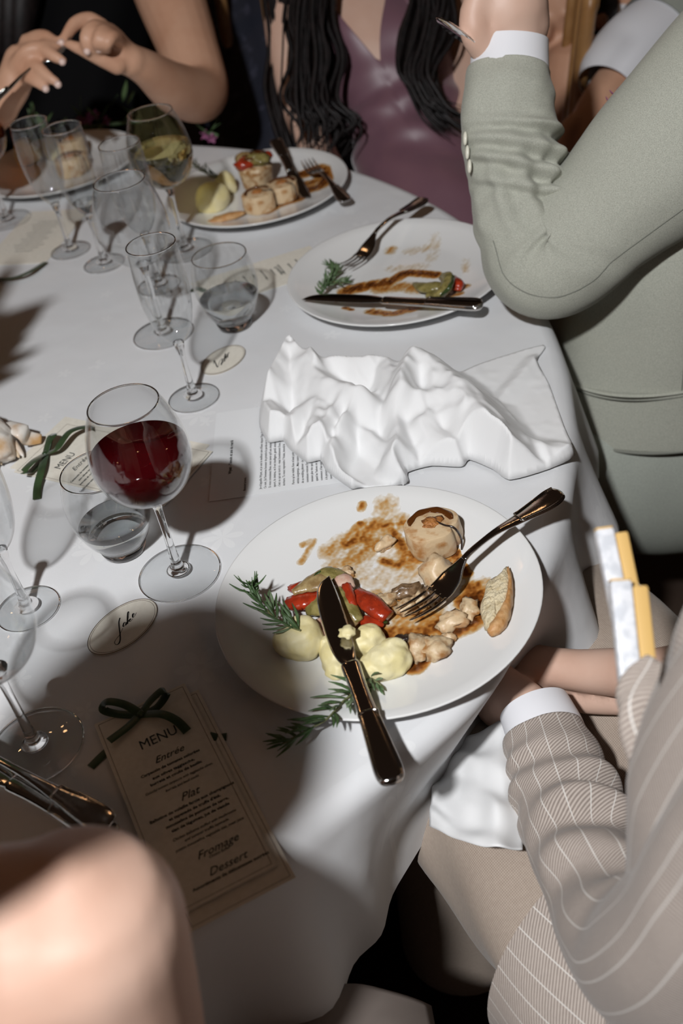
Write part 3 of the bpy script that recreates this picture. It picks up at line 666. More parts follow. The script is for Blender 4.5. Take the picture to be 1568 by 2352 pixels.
stemware('wine_glass', (427, 577), 'glass of pale white wine in front of the potato scoops', fill=.168, fmat=WHITEW, group=g_, hs=1.04)
stemware('champagne_flute', (163, 577), 'slim empty glass, leftmost of the three behind the place settings', 'flute', group=g_)
stemware('champagne_flute', (240, 607), 'slim glass with a little water, middle of the far cluster', 'flute', fill=.105, fmat=WATER, group=g_, hs=1.03)
stemware('champagne_flute', (366, 657), 'slim empty glass half hidden behind the large empty wine glass', 'flute', group=g_, hs=1.03)
stemware('wine_glass', (18, 508), 'glass of amber wine cut off by the left edge, near the black dress', fill=.165, fmat=AMBER, group=g_)
# ------------------------------------------------------------------ food
CHICK = M('poached_chicken', (.66, .49, .30), .42, var=((.42, .19, .055), 75, .5, .70, 6), bump=(160, .35, .002))
CHICKW = M('pale_chicken', (.62, .47, .29), .45, var=((.32, .145, .04), 100, .43, .62, 6), bump=(220, .4, .002))
FILL = M('minced_stuffing', (.50, .20, .05), .45, var=((.28, .10, .025), 260, .4, .65, 6), bump=(320, .8, .003))
SAUCEM = M('thick_brown_jus', (.10, .030, .006), .12, coat=.5)
MUSH = M('cooked_mushroom', (.24, .15, .08), .3, var=((.10, .055, .025), 150, .4, .62), bump=(200, .4, .002), coat=.3)
DARKMUSH = M('black_truffle_bit', (.025, .015, .012), .2, coat=.4, bump=(200, .5, .002))
TOM = M('stewed_tomato', (.40, .035, .010), .2, var=((.22, .022, .008), 110, .4, .68), bump=(150, .5, .002), coat=.35)
COURG = M('stewed_courgette', (.17, .14, .04), .25, var=((.30, .25, .09), 90, .4, .62, 6), bump=(140, .7, .003), coat=.4)
COURGSK = M('courgette_skin', (.035, .06, .015), .25, coat=.4)
AUB = M('stewed_aubergine', (.24, .15, .06), .25, var=((.38, .28, .13), 130, .4, .66), bump=(160, .45, .002), coat=.4)
ONION = M('pink_onion', (.55, .32, .24), .3, var=((.62, .44, .34), 120, .4, .6), bump=(150, .4, .002))
MASH = M('potato_mash', (.76, .66, .33), .5, var=((.78, .70, .42), 60, .4, .6), bump=(90, .35, .003))
BREADM = M('bread_crumb', (.72, .62, .42), .7, var=((.60, .48, .28), 160, .45, .7, 6), bump=(260, .9, .003))
CRUST = M('browned_crust', (.50, .24, .08), .5, var=((.62, .38, .18), 120, .4, .65), bump=(180, .6, .003))
ROSE = M('rosemary_needle', (.06, .115, .04), .45, var=((.22, .29, .17), 55, .5, .75)); ROSEST = M('rosemary_stem', (.16, .17, .07), .6)
def jus(name, label, pc, strokes, strength=1.0, seed=0, step=.0011):
    """thin film of sauce on a plate; strokes: (px points, width in metres, thickness 0..1)"""
    S = []
    for pts, wd, th in strokes: S.append((np.array([tuple(on_plate(a, b, 0, pc))[:2] for a, b in pts]), wd, th))
    al = np.vstack([s[0] for s in S]); mw = max(s[1] for s in S); x0, y0 = al.min(0) - mw; x1, y1 = al.max(0) + mw
    nx, ny = int((x1 - x0)/step) + 1, int((y1 - y0)/step) + 1; X, Y = np.meshgrid(x0 + step*np.arange(nx), y0 + step*np.arange(ny)); Fd = np.zeros(X.shape)
    for P, wd, th in S:
        d = np.full(X.shape, 9.0)
        if len(P) > 2: P = spline(P, len(P)*4)
        if len(P) == 1: d = np.hypot(X - P[0][0], Y - P[0][1])
        for a, b in zip(P[:-1], P[1:]):
            v = b - a; t = np.clip(((X - a[0])*v[0] + (Y - a[1])*v[1])/(v@v + 1e-12), 0, 1); d = np.minimum(d, np.hypot(X - a[0] - t*v[0], Y - a[1] - t*v[1]))
        Fd = np.maximum(Fd, th*np.clip(1.25 - d/wd, 0, 1)**.7)
    ca, sa = math.cos(.9), math.sin(.9)
    nz = np.array([[noise.noise(V(((x*ca + y*sa)*60, (-x*sa + y*ca)*190, seed)))*.6 + noise.noise(V((x*300, y*300, seed + 3)))*.4 for x in X[0]] for y in Y[:, 0]])
    Fd = Fd*(1 + .75*nz) + .10*nz*(Fd > .05); Fd[np.hypot(X - pc[0], Y - pc[1]) > .149] = 0
    idx = -np.ones(X.shape, int); vs_, fs, tk = [], [], []
    keep = Fd > .07
    for j in range(ny):
        for i in range(nx):
            if keep[j, i]:
                r = math.hypot(X[j, i] - pc[0], Y[j, i] - pc[1]); f = float(Fd[j, i]); idx[j, i] = len(vs_); vs_.append(V((X[j, i], Y[j, i], TZ + .0005 + plate_z(r) + .0002 + .0010*max(0, f - .1)))); tk.append(f)
    for j in range(ny - 1):
        for i in range(nx - 1):
            q = (idx[j, i], idx[j, i + 1], idx[j + 1, i + 1], idx[j + 1, i])
            if min(q) >= 0: fs.append(q)
            else:
                r3 = [k for k in q if k >= 0]
                if len(r3) == 3: fs.append(tuple(r3))
    o = mesh(name, vs_, fs, JUS, cols=tk); return tag(o, label, 'sauce')
JUS = bpy.data.materials.new('meat_jus_film'); JUS.use_nodes = True
def _jus(m):
    nt = m.node_tree; b = nt.nodes['Principled BSDF']; L = nt.links
    at = nd(nt, 'ShaderNodeAttribute', attribute_name='thick'); r = nd(nt, 'ShaderNodeValToRGB'); e = r.color_ramp.elements
    e[0].position = .05; e[0].color = (.80, .62, .34, 1); e[1].position = .95; e[1].color = (.075, .020, .004, 1)
    a = e.new(.28); a.color = (.66, .40, .13, 1); a = e.new(.48); a.color = (.42, .17, .035, 1); a = e.new(.68); a.color = (.20, .060, .010, 1)
    L.new(at.outputs['Fac'], r.inputs[0]); L.new(r.outputs[0], b.inputs['Base Color']); b.inputs['Roughness'].default_value = .14; b.inputs['Coat Weight'].default_value = .3
    al = math_node(nt, 'MULTIPLY_ADD', at.outputs['Fac'], 2.6, -.15); n = nt.nodes.new('ShaderNodeClamp'); L.new(al, n.inputs[0]); L.new(n.outputs[0], b.inputs['Alpha'])
_jus(JUS)
def sq(p, x, y): return (p[0] + x/1.96, p[1] + y/1.96)
Z5 = lambda *pts: [(480 + x/1.96, 1100 + y/1.96) for x, y in pts]
jus('meat_jus', 'amber brown meat jus smeared over the nearest plate', PN, [
    (Z5((540, 330), (640, 270), (760, 240), (860, 200)), .012, .36), (Z5((560, 400), (660, 330), (740, 280), (800, 120)), .014, .26), (Z5((690, 270), (620, 300)), .007, .62), (Z5((820, 230), (860, 290), (880, 350), (850, 390), (780, 370)), .006, .55), (Z5((690, 120), (685, 135)), .005, .5), (Z5((680, 205), (690, 208)), .004, .6),
    (Z5((780, 215), (880, 200)), .004, .6), (Z5((730, 260), (700, 340), (620, 380)), .010, .40), (Z5((880, 370), (960, 360), (1050, 330)), .008, .5), (Z5((640, 420), (760, 440), (860, 460)), .022, .20), (Z5((700, 330), (800, 300), (870, 420), (900, 480)), .020, .20), (Z5((860, 560), (960, 620), (1040, 640)), .024, .30), (Z5((940, 420), (1080, 440), (1180, 480)), .014, .26), (Z5((1100, 330), (1130, 390), (1160, 430)), .006, .80), (Z5((1080, 360), (1100, 420)), .010, .45), (Z5((900, 340), (950, 350)), .006, .7),
    (Z5((780, 560), (860, 640), (860, 700)), .016, .45), (Z5((690, 690), (740, 690), (900, 690), (1000, 690)), .012, .52), (Z5((1190, 500), (1215, 560), (1190, 640), (1100, 680)), .012, .72), (Z5((1020, 660), (1090, 690), (1190, 640)), .009, .92), (Z5((800, 740), (880, 720), (960, 720)), .010, .8), (Z5((860, 760), (920, 850), (950, 830)), .009, .85), (Z5((740, 300), (680, 250), (760, 210)), .012, .5), (Z5((900, 400), (860, 300)), .010, .42), (Z5((1150, 560), (1210, 520), (1205, 600)), .010, .85), (Z5((760, 540), (840, 560), (1000, 560)), .014, .42),
    (Z5((680, 690), (800, 720)), .008, .85), (Z5((1050, 720), (1095, 715)), .006, .8), (Z5((640, 620), (560, 680), (530, 700)), .010, .7), (Z5((900, 580), (1010, 640)), .014, .5), (Z5((420, 300), (470, 280), (440, 340), (410, 380)), .004, .30), (Z5((1210, 480), (1250, 460)), .005, .35), (Z5((820, 610), (700, 650)), .01, .6), (Z5((570, 420), (640, 440)), .006, .35)], seed=1)
mesh_p = M('pink_wine_stain', (.62, .36, .46), .3)
def piece(name, label, cat, px, py, a, b, h, rot, mat, seed, amp=.22, pc=PN, lift=0.0, sharp=False, freq=1.7, group='pieces of food', sub=3, parent=None, sink=.35):
    p = on_plate(px, py, h*.4 + lift, pc); c, s = math.cos(rot), math.sin(rot)
    r = math.hypot(p.x - pc[0], p.y - pc[1]); zc = TZ + plate_z(r) + .0006 + lift
    vf = blob(V((p.x, p.y, zc + h*sink)), V((c*a, s*a, 0)), V((-s*b, c*b, 0)), V((0, 0, h*(1 - sink))), amp, freq, seed, sub, flat=-sink/(1 - sink), sharp=sharp)
    o = mesh(name, *vf, mat, parent)
    if parent is None: tag(o, label, cat, group)
    return o
def roulade(label, px, py, r, h, rot, pc, seed, tilt=0.0):
    p = on_plate(px, py, h*.3, pc); z = TZ + plate_z(math.hypot(p.x - pc[0], p.y - pc[1])) + .0008; c = V((p.x, p.y, z))
    t = thing('chicken_ballotine_slice', label, 'chicken', c, 'ballotine slices')
    cs, sn = math.cos(rot), math.sin(rot); A, B = V((cs, sn, 0)), V((-sn, cs, 0)); tl = V((A.x*tilt, A.y*tilt, 0))
    lv = [(0, .90), (.08, .98), (.35, 1.03), (.7, 1.0), (.94, .99), (.985, .965), (1, .93)]
    f = lambda tt, th: r*(.05*math.sin(2*th + seed) + .03*math.sin(5*th + seed*2) - .16*math.exp(-((math.atan2(math.sin(th + .9), math.cos(th + .9)))/.16)**2))
    vf = rings([c + V((0, 0, h*a)) + tl*(h*a) for a, _ in lv], [A*r*k*1.06 for _, k in lv], [B*r*k*.96 for _, k in lv], 56, f); mesh('meat', *vf[:2], CHICK, t, edge=30)
    top = c + V((0, 0, h)) + tl*h
    mesh('stuffing', *blob(top + A*r*.05 + B*r*.05, A*r*.36, B*r*.30, V((0, 0, .0028)), .4, 2.4, seed, 3), FILL, t)
    mesh('seam', *tube([top + A*r*.2 + V((0, 0, .0004)), top + A*r*.35 - B*r*.4 + V((0, 0, .0004)), top + A*r*.58 - B*r*.72 + V((0, 0, -.0004)), c + A*r*.64 - B*r*.80 + V((0, 0, h*.5)), c + A*r*.62 - B*r*.80], .0011, 6)[:2], DARKMUSH, t)
    pts = [top + A*r*.80*math.cos(q) + B*r*.76*math.sin(q) + V((0, 0, .0002)) for q in np.linspace(-.35, 2.7, 9)]
    mesh('glaze', *tube(pts, [(.002, .0006), (.0042, .0010), (.0036, .001), (.0050, .001), (.0035, .001), (.0045, .001), (.003, .0009), (.0036, .0009), (.001, .0005)], 10)[:2], SAUCEM, t)
    return t
roulade('thick round slice of ballotine with orange stuffing, whole on the nearest plate', 1001, 1238, .0262, .031, .35, PN, 1, -.12)
piece('chicken_chunk', 'torn chunk of chicken glazed with jus below the whole ballotine slice', 'chicken', 1003, 1312, .0145, .0175, .026, -.4, CHICK, 2, .28, sharp=False)
piece('chicken_morsel', 'small browned morsel of chicken alone in the smeared jus', 'chicken', 884, 1250, .0118, .0065, .011, .55, CHICK, 3, .35)
piece('chicken_crumb', 'tiny crumb of meat above the vegetable bake', 'chicken', 797, 1316, .0075, .0055, .007, -.5, CHICKW, 4, .5)
for i, (x, y, a, b, h, r, m, lab) in enumerate([(885, 1383, .0115, .0085, .012, .3, CHICKW, 'ragged bit of chicken left of the mushroom slice'), (932, 1362, .0150, .0070, .015, -.05, MUSH, 'curved brown mushroom slice above the fork tines'), (935, 1396, .0120, .0095, .011, .2, CHICKW, 'pale bit of chicken under the mushroom slice'), (962, 1380, .0090, .0090, .013, .8, CHICKW, 'grey white bit of chicken beside the dark mushroom wedge'), (985, 1372, .0075, .0095, .014, .5, MUSH, 'dark striped mushroom wedge touching the fork'),
        (1040, 1428, .0155, .0100, .012, .3, CHICK, 'sauce soaked bit of chicken under the fork'), (1078, 1398, .0085, .0110, .013, .1, CHICKW, 'small bit of chicken right of the fork bowl'), (960, 1487, .0105, .0150, .018, -.25, CHICKW, 'upright flake of chicken beside the mash'), (1000, 1490, .0150, .0125, .017, .15, CHICKW, 'cut flake of chicken with a browned rim beside the mash'), (1031, 1466, .0070, .0048, .007, -.1, CHICKW, 'nut sized bit of chicken in a ring of jus'), (924, 1476, .0105, .0075, .012, .2, DARKMUSH, 'black glossy mushroom bit between mash and chicken')]):
    piece('chicken_bit' if m is not MUSH and m is not DARKMUSH else 'mushroom_slice', lab, 'chicken' if m is not MUSH and m is not DARKMUSH else 'mushroom', x, y, a, b, h, r, m, 10 + i, .34, freq=2.0)
# bread crust
def crust(label):
    out = [(1165, 1307), (1170, 1340), (1168, 1380), (1155, 1420), (1140, 1440), (1125, 1455), (1112, 1440), (1103, 1405), (1112, 1375), (1120, 1345), (1145, 1330)]
    P = [on_plate(x, y, .004) for x, y in out]; c = sum(P, V())/len(P); t = thing('bread_crust', label, 'bread', c)
    R = spline([tuple(p) for p in P + P[:1]], 60)[:-1]; g = [], []
    rr = [V(p) for p in R]; n = len(rr); vs_, fs = [], []
    lv = [(0, .86), (.25, 1.0), (.6, 1.0), (.85, .9), (1.0, .70), (1.02, .4), (.98, .1)]
    for k, (z, s) in enumerate(lv):
        for i, p in enumerate(rr):
            q = c + (p - c)*s; zz = plate_z(math.hypot(q.x - PN[0], q.y - PN[1])); ns = noise.noise(V((q.x*220, q.y*220, z*3)))
            vs_.append(V((q.x + ns*.0012, q.y + ns*.0012, TZ + zz + .0008 + .013*z*(1 + .25*ns))))
    for k in range(len(lv) - 1):
        for i in range(n): fs.append((k*n + i, k*n + (i + 1) % n, (k + 1)*n + (i + 1) % n, (k + 1)*n + i))
    fs.append(tuple((len(lv) - 1)*n + i for i in range(n))); fs.append(tuple(range(n - 1, -1, -1)))
    mesh('crumb', vs_, fs, BREADM, t)
    pts = [on_plate(x, y, .008) for x, y in [(1166, 1304), (1172, 1340), (1168, 1382), (1154, 1420), (1138, 1442), (1124, 1455)]]
    mesh('crust', *tube(pts, [(.0012, .002), (.0022, .006), (.0035, .0075), (.006, .0075), (.006, .007), (.003, .004)], 14, disp=lambda t_, a_: .0012*noise.noise(V((t_*14, math.cos(a_)*2, math.sin(a_)*2))))[:2], CRUST, t)
crust('torn crust of white bread lying on the right rim of the nearest plate')
# baked vegetables
def slab(parent, nm, pts, rad, mat, n=14, sd=0, amp=.0012):
    return mesh(nm, *tube(pts, rad, n, disp=lambda t_, a_: amp*noise.noise(V((t_*9 + sd, math.cos(a_)*2, math.sin(a_)*2))))[:2], mat, parent)
def tian():
    c = on_plate(775, 1380, 0); t = thing('vegetable_tian', 'baked tomato and courgette slices under the knife blade', 'vegetables', c)
    P = lambda x, y, z: on_plate(x, y, z)
    slab(t, 'tomato_slice', [P(658, 1385, .006), P(690, 1382, .010), P(735, 1372, .012)], [(.007, .004), (.011, .006), (.007, .005)], TOM, sd=1)
    slab(t, 'tomato_slice', [P(664, 1352, .010), P(690, 1350, .014), P(725, 1345, .014)], [(.003, .003), (.008, .005), (.006, .004)], TOM, sd=2)
    slab(t, 'aubergine_slice', [P(672, 1362, .016), P(705, 1345, .018), P(745, 1330, .020), P(775, 1322, .016)], [(.003, .003), (.009, .004), (.013, .005), (.006, .003)], AUB, sd=3)
    slab(t, 'courgette_slice', [P(705, 1400, .008), P(745, 1385, .014), P(790, 1360, .018)], [(.008, .004), (.014, .006), (.009, .005)], COURG, sd=4)
    slab(t, 'courgette_slice', [P(720, 1330, .020), P(745, 1318, .022), P(775, 1325, .020), P(800, 1350, .016)], [(.003, .002), (.008, .004), (.009, .004), (.005, .003)], COURG, sd=5)
    slab(t, 'courgette_peel', [P(712, 1334, .021), P(742, 1312, .024), P(780, 1318, .021)], .0016, COURGSK, 8)
    slab(t, 'onion_slice', [P(765, 1325, .018), P(790, 1335, .020), P(810, 1352, .016)], [(.004, .003), (.009, .005), (.004, .003)], ONION, sd=6)
    slab(t, 'tomato_strip', [P(795, 1345, .020), P(805, 1372, .020), P(815, 1405, .014)], [(.005, .004), (.0045, .004), (.004, .004)], TOM, sd=7)
    slab(t, 'tomato_strip', [P(818, 1360, .014), P(850, 1385, .017), P(890, 1418, .012)], [(.006, .004), (.0105, .006), (.008, .005)], TOM, sd=8)
    slab(t, 'aubergine_slice', [P(775, 1360, .014), P(800, 1395, .016), P(825, 1428, .010)], [(.006, .004), (.009, .005), (.005, .004)], COURG, sd=9)
    slab(t, 'aubergine_slice', [P(780, 1385, .012), P(790, 1415, .014), P(815, 1440, .008)], [(.007, .004), (.010, .006), (.006, .004)], AUB, sd=10)
    slab(t, 'tomato_slice', [P(835, 1425, .005), P(860, 1430, .007), P(875, 1425, .005)], [(.006, .004), (.009, .005), (.005, .003)], TOM, sd=11)
    slab(t, 'courgette_peel', [P(850, 1412, .009), P(872, 1425, .010), P(888, 1430, .006)], .0016, COURGSK, 8)
    slab(t, 'onion_slice', [P(735, 1425, .006), P(750, 1450, .008), P(758, 1480, .006)], [(.005, .004), (.008, .005), (.005, .004)], ONION, sd=12)
tian()
# mash
def mash(label, lumps, pc=PN, amp=.16):
    x, y = lumps[0][:2]; c = on_plate(x, y, 0, pc); t = thing('mashed_potato', label, 'potato', c, 'potato mash'); g = Geo()
    for i, (px, py, a, b, h, lf) in enumerate(lumps):
        p = on_plate(px, py, h*.4 + lf, pc); z = TZ + plate_z(math.hypot(p.x - pc[0], p.y - pc[1])) + .0006 + lf
        g.add(blob(V((p.x, p.y, z + h*.35)), V((a, 0, 0)), V((0, b, 0)), V((0, 0, h*.65)), amp, 1.5, 30 + i + int(px), 4, flat=-.52 if lf == 0 else None))
    remeshed('mash', g, .0012, MASH, t, 4)
mash('smooth dome of potato mash with rosemary leaning on its broken top', [(688, 1470, .0235, .0215, .030, 0), (690, 1440, .014, .012, .016, .016)], amp=.10)
mash('ragged lump of potato mash left of the knife blade', [(762, 1505, .0120, .0225, .018, 0), (775, 1535, .012, .012, .014, 0), (752, 1482, .010, .008, .018, 0)], amp=.14)
mash('torn double lump of potato mash right of the knife blade', [(845, 1475, .0170, .0150, .026, 0), (890, 1520, .0215, .0165, .028, 0), (855, 1535, .016, .014, .020, 0), (905, 1500, .013, .012, .028, .002)], amp=.12)
p = W(797, 1452, .045); mesh_o = tag(mesh('mash_dab', *blob(p, V((.0075, 0, 0)), V((0, .007, 0)), V((0, 0, .004)), .22, 1.8, 5, 3), MASH), 'small dab of mash stuck on the knife blade', 'potato', 'potato mash')
def sprig(label, pts, n, ln, seed, parent=None, spread=1.0, wid=.0017, pts3=None):
    rnd = random.Random(seed); P3 = pts3 or [W(*p) for p in pts]; P = spline([tuple(p) for p in P3], 60); t = thing('rosemary_sprig', label, 'herb', P3[0], 'rosemary sprigs')
    mesh('stem', *tube([V(p) for p in P[::6]] + [V(P[-1])], .0010, 6)[:2], ROSEST, t)
    g = Geo(); tg = np.gradient(P, axis=0)
    for i in range(n):
        f = i/n; k = int(f*58) + 1; p = V(P[k]); d = V(tg[k]).normalized(); side = d.cross(V((0, 0, 1))); side = side.normalized() if side.length > .1 else V((1, 0, 0)); upn = side.cross(d)
        a = rnd.uniform(0, 2*math.pi); out = side*math.cos(a) + upn*abs(math.sin(a)*.9)
        dr = (d*rnd.uniform(.55, 1.0) + out*rnd.uniform(.6, 1.0)*spread).normalized(); l = ln*rnd.uniform(.6, 1.15)*(1 - .35*f)
        cv = out*(-.12*l)
        g.add(tube([p, p + dr*l*.5 + out*l*.06, p + dr*l + d*l*.12], [(wid*.35, wid*.3), (wid, wid*.45), (wid*.2, wid*.2)], 6, 5))
    o = g.build('needles', ROSE, t); o['kind'] = 'stuff'
    return t
sprig('fresh rosemary sprig arching over the mash dome at the left rim', [(690, 1448, .038), (655, 1435, .036), (610, 1400, .034), (580, 1365, .038), (572, 1335, .050)], 46, .027, 4)
sprig('dark rosemary sprig trailing off the nearest plate past the knife', [(858, 1575, .014), (800, 1600, .018), (752, 1650, .024), (700, 1680, .018), (642, 1712, .006)], 50, .029, 9)
sprig('short rosemary tip poking out between knife and mash', [(845, 1550, .016), (858, 1562, .018), (880, 1578, .016)], 9, .018, 12)
# ---- the scraped plate
Z6 = lambda *pts: [(640 + x/3.015, 480 + y/3.015) for x, y in pts]
jus('meat_jus', 'streaks of dark jus on the scraped plate', PF, [(Z6((470, 570), (600, 540), (760, 510)), .013, .85), (Z6((800, 490), (880, 450), (960, 450), (1080, 460)), .010, .85), (Z6((700, 560), (860, 540), (960, 560)), .014, .42), (Z6((770, 300), (780, 280)), .009, .35), (Z6((900, 300), (1040, 270)), .012, .18), (Z6((1060, 350), (1080, 200)), .012, .14), (Z6((460, 690), (500, 700)), .005, .8), (Z6((640, 715), (780, 730), (880, 710), (960, 690)), .010, .6), (Z6((1230, 560), (1290, 540)), .008, .5), (Z6((1180, 600), (1250, 590)), .007, .6), (Z6((380, 630), (400, 640)), .005, .6), (Z6((780, 420), (1000, 400)), .012, .16), (Z6((1300, 430), (1290, 360)), .008, .16)], seed=5)
v_ = thing('vegetable_scrap', 'rolled courgette and tomato scrap on the scraped plate', 'vegetables', on_plate(1010, 655, 0, PF))
P = lambda x, y, z: on_plate(640 + x/3.015, 480 + y/3.015, z, PF)
slab(v_, 'courgette_slice', [P(940, 520, .006), P(1010, 545, .010), P(1100, 540, .012), P(1150, 575, .008)], [(.004, .003), (.011, .006), (.012, .006), (.006, .004)], COURG, sd=21)
slab(v_, 'courgette_slice', [P(1030, 600, .004), P(1110, 590, .010), P(1160, 540, .014), P(1165, 480, .016), P(1130, 470, .012)], [(.005, .004), (.008, .006), (.009, .008), (.010, .006), (.006, .004)], COURG, sd=22)
slab(v_, 'courgette_peel', [P(1120, 600, .010), P(1180, 545, .020), P(1205, 480, .020), P(1160, 448, .018)], [(.002, .002), (.003, .003), (.0035, .003), (.002, .002)], COURGSK, 8)
slab(v_, 'tomato_slice', [P(1210, 480, .010), P(1240, 520, .012), P(1235, 565, .006)], [(.005, .004), (.008, .006), (.005, .004)], TOM, sd=23)
sprig('pale rosemary sprig under the fork on the scraped plate', None, 60, .020, 21, pts3=[P(290, 600, .006), P(320, 540, .012), P(370, 470, .014), P(400, 420, .012), P(350, 395, .010)], spread=1.3)
sprig('loose rosemary needles between fork and knife on the scraped plate', None, 24, .016, 23, pts3=[P(320, 500, .010), P(420, 510, .012), P(480, 500, .008)], spread=1.2)
# ---- the plate with potato scoops
def scoop(label, px, py, r, h, pc, seed): piece('potato_scoop', label, 'potato', px, py, r, r*.92, h, .3, MASH, seed, .10, pc, group='potato scoops', sub=4, freq=1.2)
scoop('large pointed scoop of potato mash on the plate by the white wine', 487, 455, .0285, .044, PT, 41)
scoop('small scoop of potato mash tucked behind the larger one', 518, 424, .0195, .036, PT, 42)
Z3 = lambda *pts: [(440 + x/3.92, 300 + y/3.92) for x, y in pts]
jus('meat_jus', 'dark jus round the chicken on the plate with potato scoops', PT, [(Z3((740, 690), (840, 650), (960, 620)), .012, .85), (Z3((680, 740), (760, 700)), .008, .7), (Z3((1000, 400), (1120, 360), (1190, 400), (1180, 490), (1080, 530)), .016, .8), (Z3((1050, 480), (1150, 450)), .014, .6)], seed=9, step=.0016)
roulade('round slice of ballotine with dark glaze, front of the pair by the far fork', 597, 470, .0260, .030, .8, PT, 4)
roulade('round slice of ballotine next to the dark knife blade', 651, 446, .0255, .028, .2, PT, 6)
tw = thing('ballotine_tower', 'standing ballotine topped with glossy baked vegetables beside the dark knife', 'chicken', on_plate(590, 408, 0, PT), 'ballotine slices')
c = on_plate(592, 415, .012, PT); c.z = TZ + .0075
mesh('meat', *rings([c + V((0, 0, z)) for z in (0, .004, .020, .034, .040)], [V((r, 0, 0)) for r in (.022, .0245, .026, .028, .026)], [V((0, r, 0)) for r in (.022, .0245, .026, .028, .026)], 40, lambda t_, a_: .0016*math.sin(4*a_ + 1))[:2], CHICKW, tw)
for i, (dx, dy, m) in enumerate([(-.016, -.008, TOM), (.012, -.010, COURG), (.0, .012, AUB), (-.014, .010, AUB), (.016, .008, TOM), (0, -.003, COURG)]):
    mesh('vegetable_slice', *blob(c + V((dx, dy, .046 + .004*(i % 2))), V((.017, 0, 0)), V((0, .014, 0)), V((0, 0, .009)), .2, 1.8, 50 + i, 3), m, tw)
mesh('glaze', *blob(c + V((0, 0, .054)), V((.022, 0, 0)), V((0, .018, 0)), V((0, 0, .004)), .4, 2, 60, 3), SAUCEM, tw)
piece('bread_slice', 'small toasted slice at the front rim of the plate with potato scoops', 'bread', 520, 500, .0300, .0120, .010, .18, CRUST, 44, .15, PT, group=None)
sprig('rosemary sprig standing behind the potato scoops', None, 26, .022, 31, pts3=[W(505, 412, .03), W(478, 400, .05), W(455, 385, .075), W(436, 365, .10)])
# ---- the plate behind the glasses
scoop('potato scoop seen through the leftmost slim glass', 62, 352, .026, .046, P4, 45)
scoop('potato scoop seen through the middle slim glass', 128, 340, .024, .046, P4, 46)
roulade('ballotine slice seen through the middle slim glass', 168, 388, .028, .034, .5, P4, 8)
roulade('darker ballotine slice behind the glasses at the rim', 172, 352, .026, .040, 1.2, P4, 9)
sprig('upright rosemary sprig in front of the black dress', None, 20, .030, 33, pts3=[W(70, 335, .04), W(72, 310, .07), W(74, 275, .10), W(78, 245, .12)])
# ---- shell, posy and vase
SHELL = M('white_seashell', (.76, .72, .66), .4, var=((.52, .30, .12), 26, .52, .72, 5), bump=(60, .4, .003)); SHELLB = M('amber_shell_tip', (.45, .24, .06), .4, var=((.7, .6, .45), 80, .4, .6))
sh = thing('seashell', 'spiny white and amber seashell at the left edge beside the bow', 'seashell', W(0, 1030))
mesh('body', *rings(*(lambda P: ([V(p) for p in P], [V((0, .012 + .030*math.sin(math.pi*min(1, (i + 1)/14)), 0)) for i in range(13)], [V((0, 0, .010 + .020*math.sin(math.pi*min(1, (i + 1)/14)))) for i in range(13)]))(spline([W(-110, 985, .025), W(-40, 1000, .030), W(30, 1018, .022)], 13)), 28, lambda t_, a_: .003*math.sin(6*a_ + 9*t_))[:2], SHELL, sh)
for i in range(9):
    q = W(-30 + i*10, 1082 - 8*i + (i*i)*.4, .006); mesh('spine', *tube([q + V((-.008, .014, .010)), q + V((0, 0, .002)), q + V((.003, -.006, .0))], [.0045, .003, .0008], 8)[:2], SHELLB if i % 2 else SHELL, sh)
mesh('lip', *tube([W(15, 975, .030), W(50, 990, .030), W(62, 1005, .016), W(95, 1008, .008)], [(.008, .003), (.012, .004), (.010, .004), (.006, .003)], 12)[:2], SHELL, sh)
LEAFM = M('garland_leaf', (.05, .10, .03), .5, var=((.09, .15, .06), 40, .4, .6)); PETAL = M('mauve_petal', (.26, .07, .17), .6, var=((.38, .14, .26), 80, .4, .6))
def leaf(p, d, l, w, nrm):
    d = d.normalized(); s = d.cross(nrm).normalized(); n = s.cross(d)
    return tube([p, p + d*l*.35 + n*l*.05, p + d*l*.7 + n*l*.03, p + d*l], [(w*.15, .0006), (w, .0008), (w*.75, .0008), (w*.05, .0004)], 8, 9)
def posy(label, c, n, spread, seed, hgt, nf, name='flower_posy', cat='flowers'):
    rnd = random.Random(seed); t = thing(name, label, cat, c)
    for i in range(n):
        p = c + V((rnd.uniform(-1, 1)*spread, rnd.uniform(-1, 1)*spread*.35, rnd.uniform(.1, .6)*hgt)); d = V((rnd.uniform(-1, 1), rnd.uniform(-.6, .6), rnd.uniform(.1, 1)))
        mesh('leaf', *leaf(p, d, rnd.uniform(.03, .05), .007, V((.2, -1, .4)))[:2], LEAFM, t)
    mesh('stalks', *tube([c + V((-spread, 0, .006)), c + V((0, .004, .012)), c + V((spread, 0, .006))], .0035, 8)[:2], LEAFM, t)
    for i in range(nf):
        p = c + V((rnd.uniform(-1, 1)*spread*.9, rnd.uniform(-1, .3)*.02, rnd.uniform(.3, .8)*hgt)); g = Geo()
        for k in range(5):
            a = k*1.257; g.add(leaf(p, V((math.cos(a), -.4, math.sin(a))), .012, .005, V((0, -1, 0))))
        g.build('blossom', PETAL, t)
    return t
posy('small garland of leaves and mauve blossoms along the far table edge', W(205, 308, .0), 16, .11, 3, .07, 5)
posy('single mauve blossom with leaves by the far table edge', W(485, 322, .0), 3, .015, 5, .035, 2)
VASE = M('terracotta_vase', (.25, .11, .06), .6, bump=(40, .2))
va = thing('flower_vase', 'tall vase of greenery in the middle of the table', 'vase', T(-.50, 1.00, 0))
mesh('vase', *lathe(wall(smooth_prof([(.035, .0005), (.05, .03), (.058, .09), (.05, .16), (.038, .20), (.045, .23)]), .004), T(-.50, 1.00, 0), 40), VASE, va)
rnd = random.Random(5)
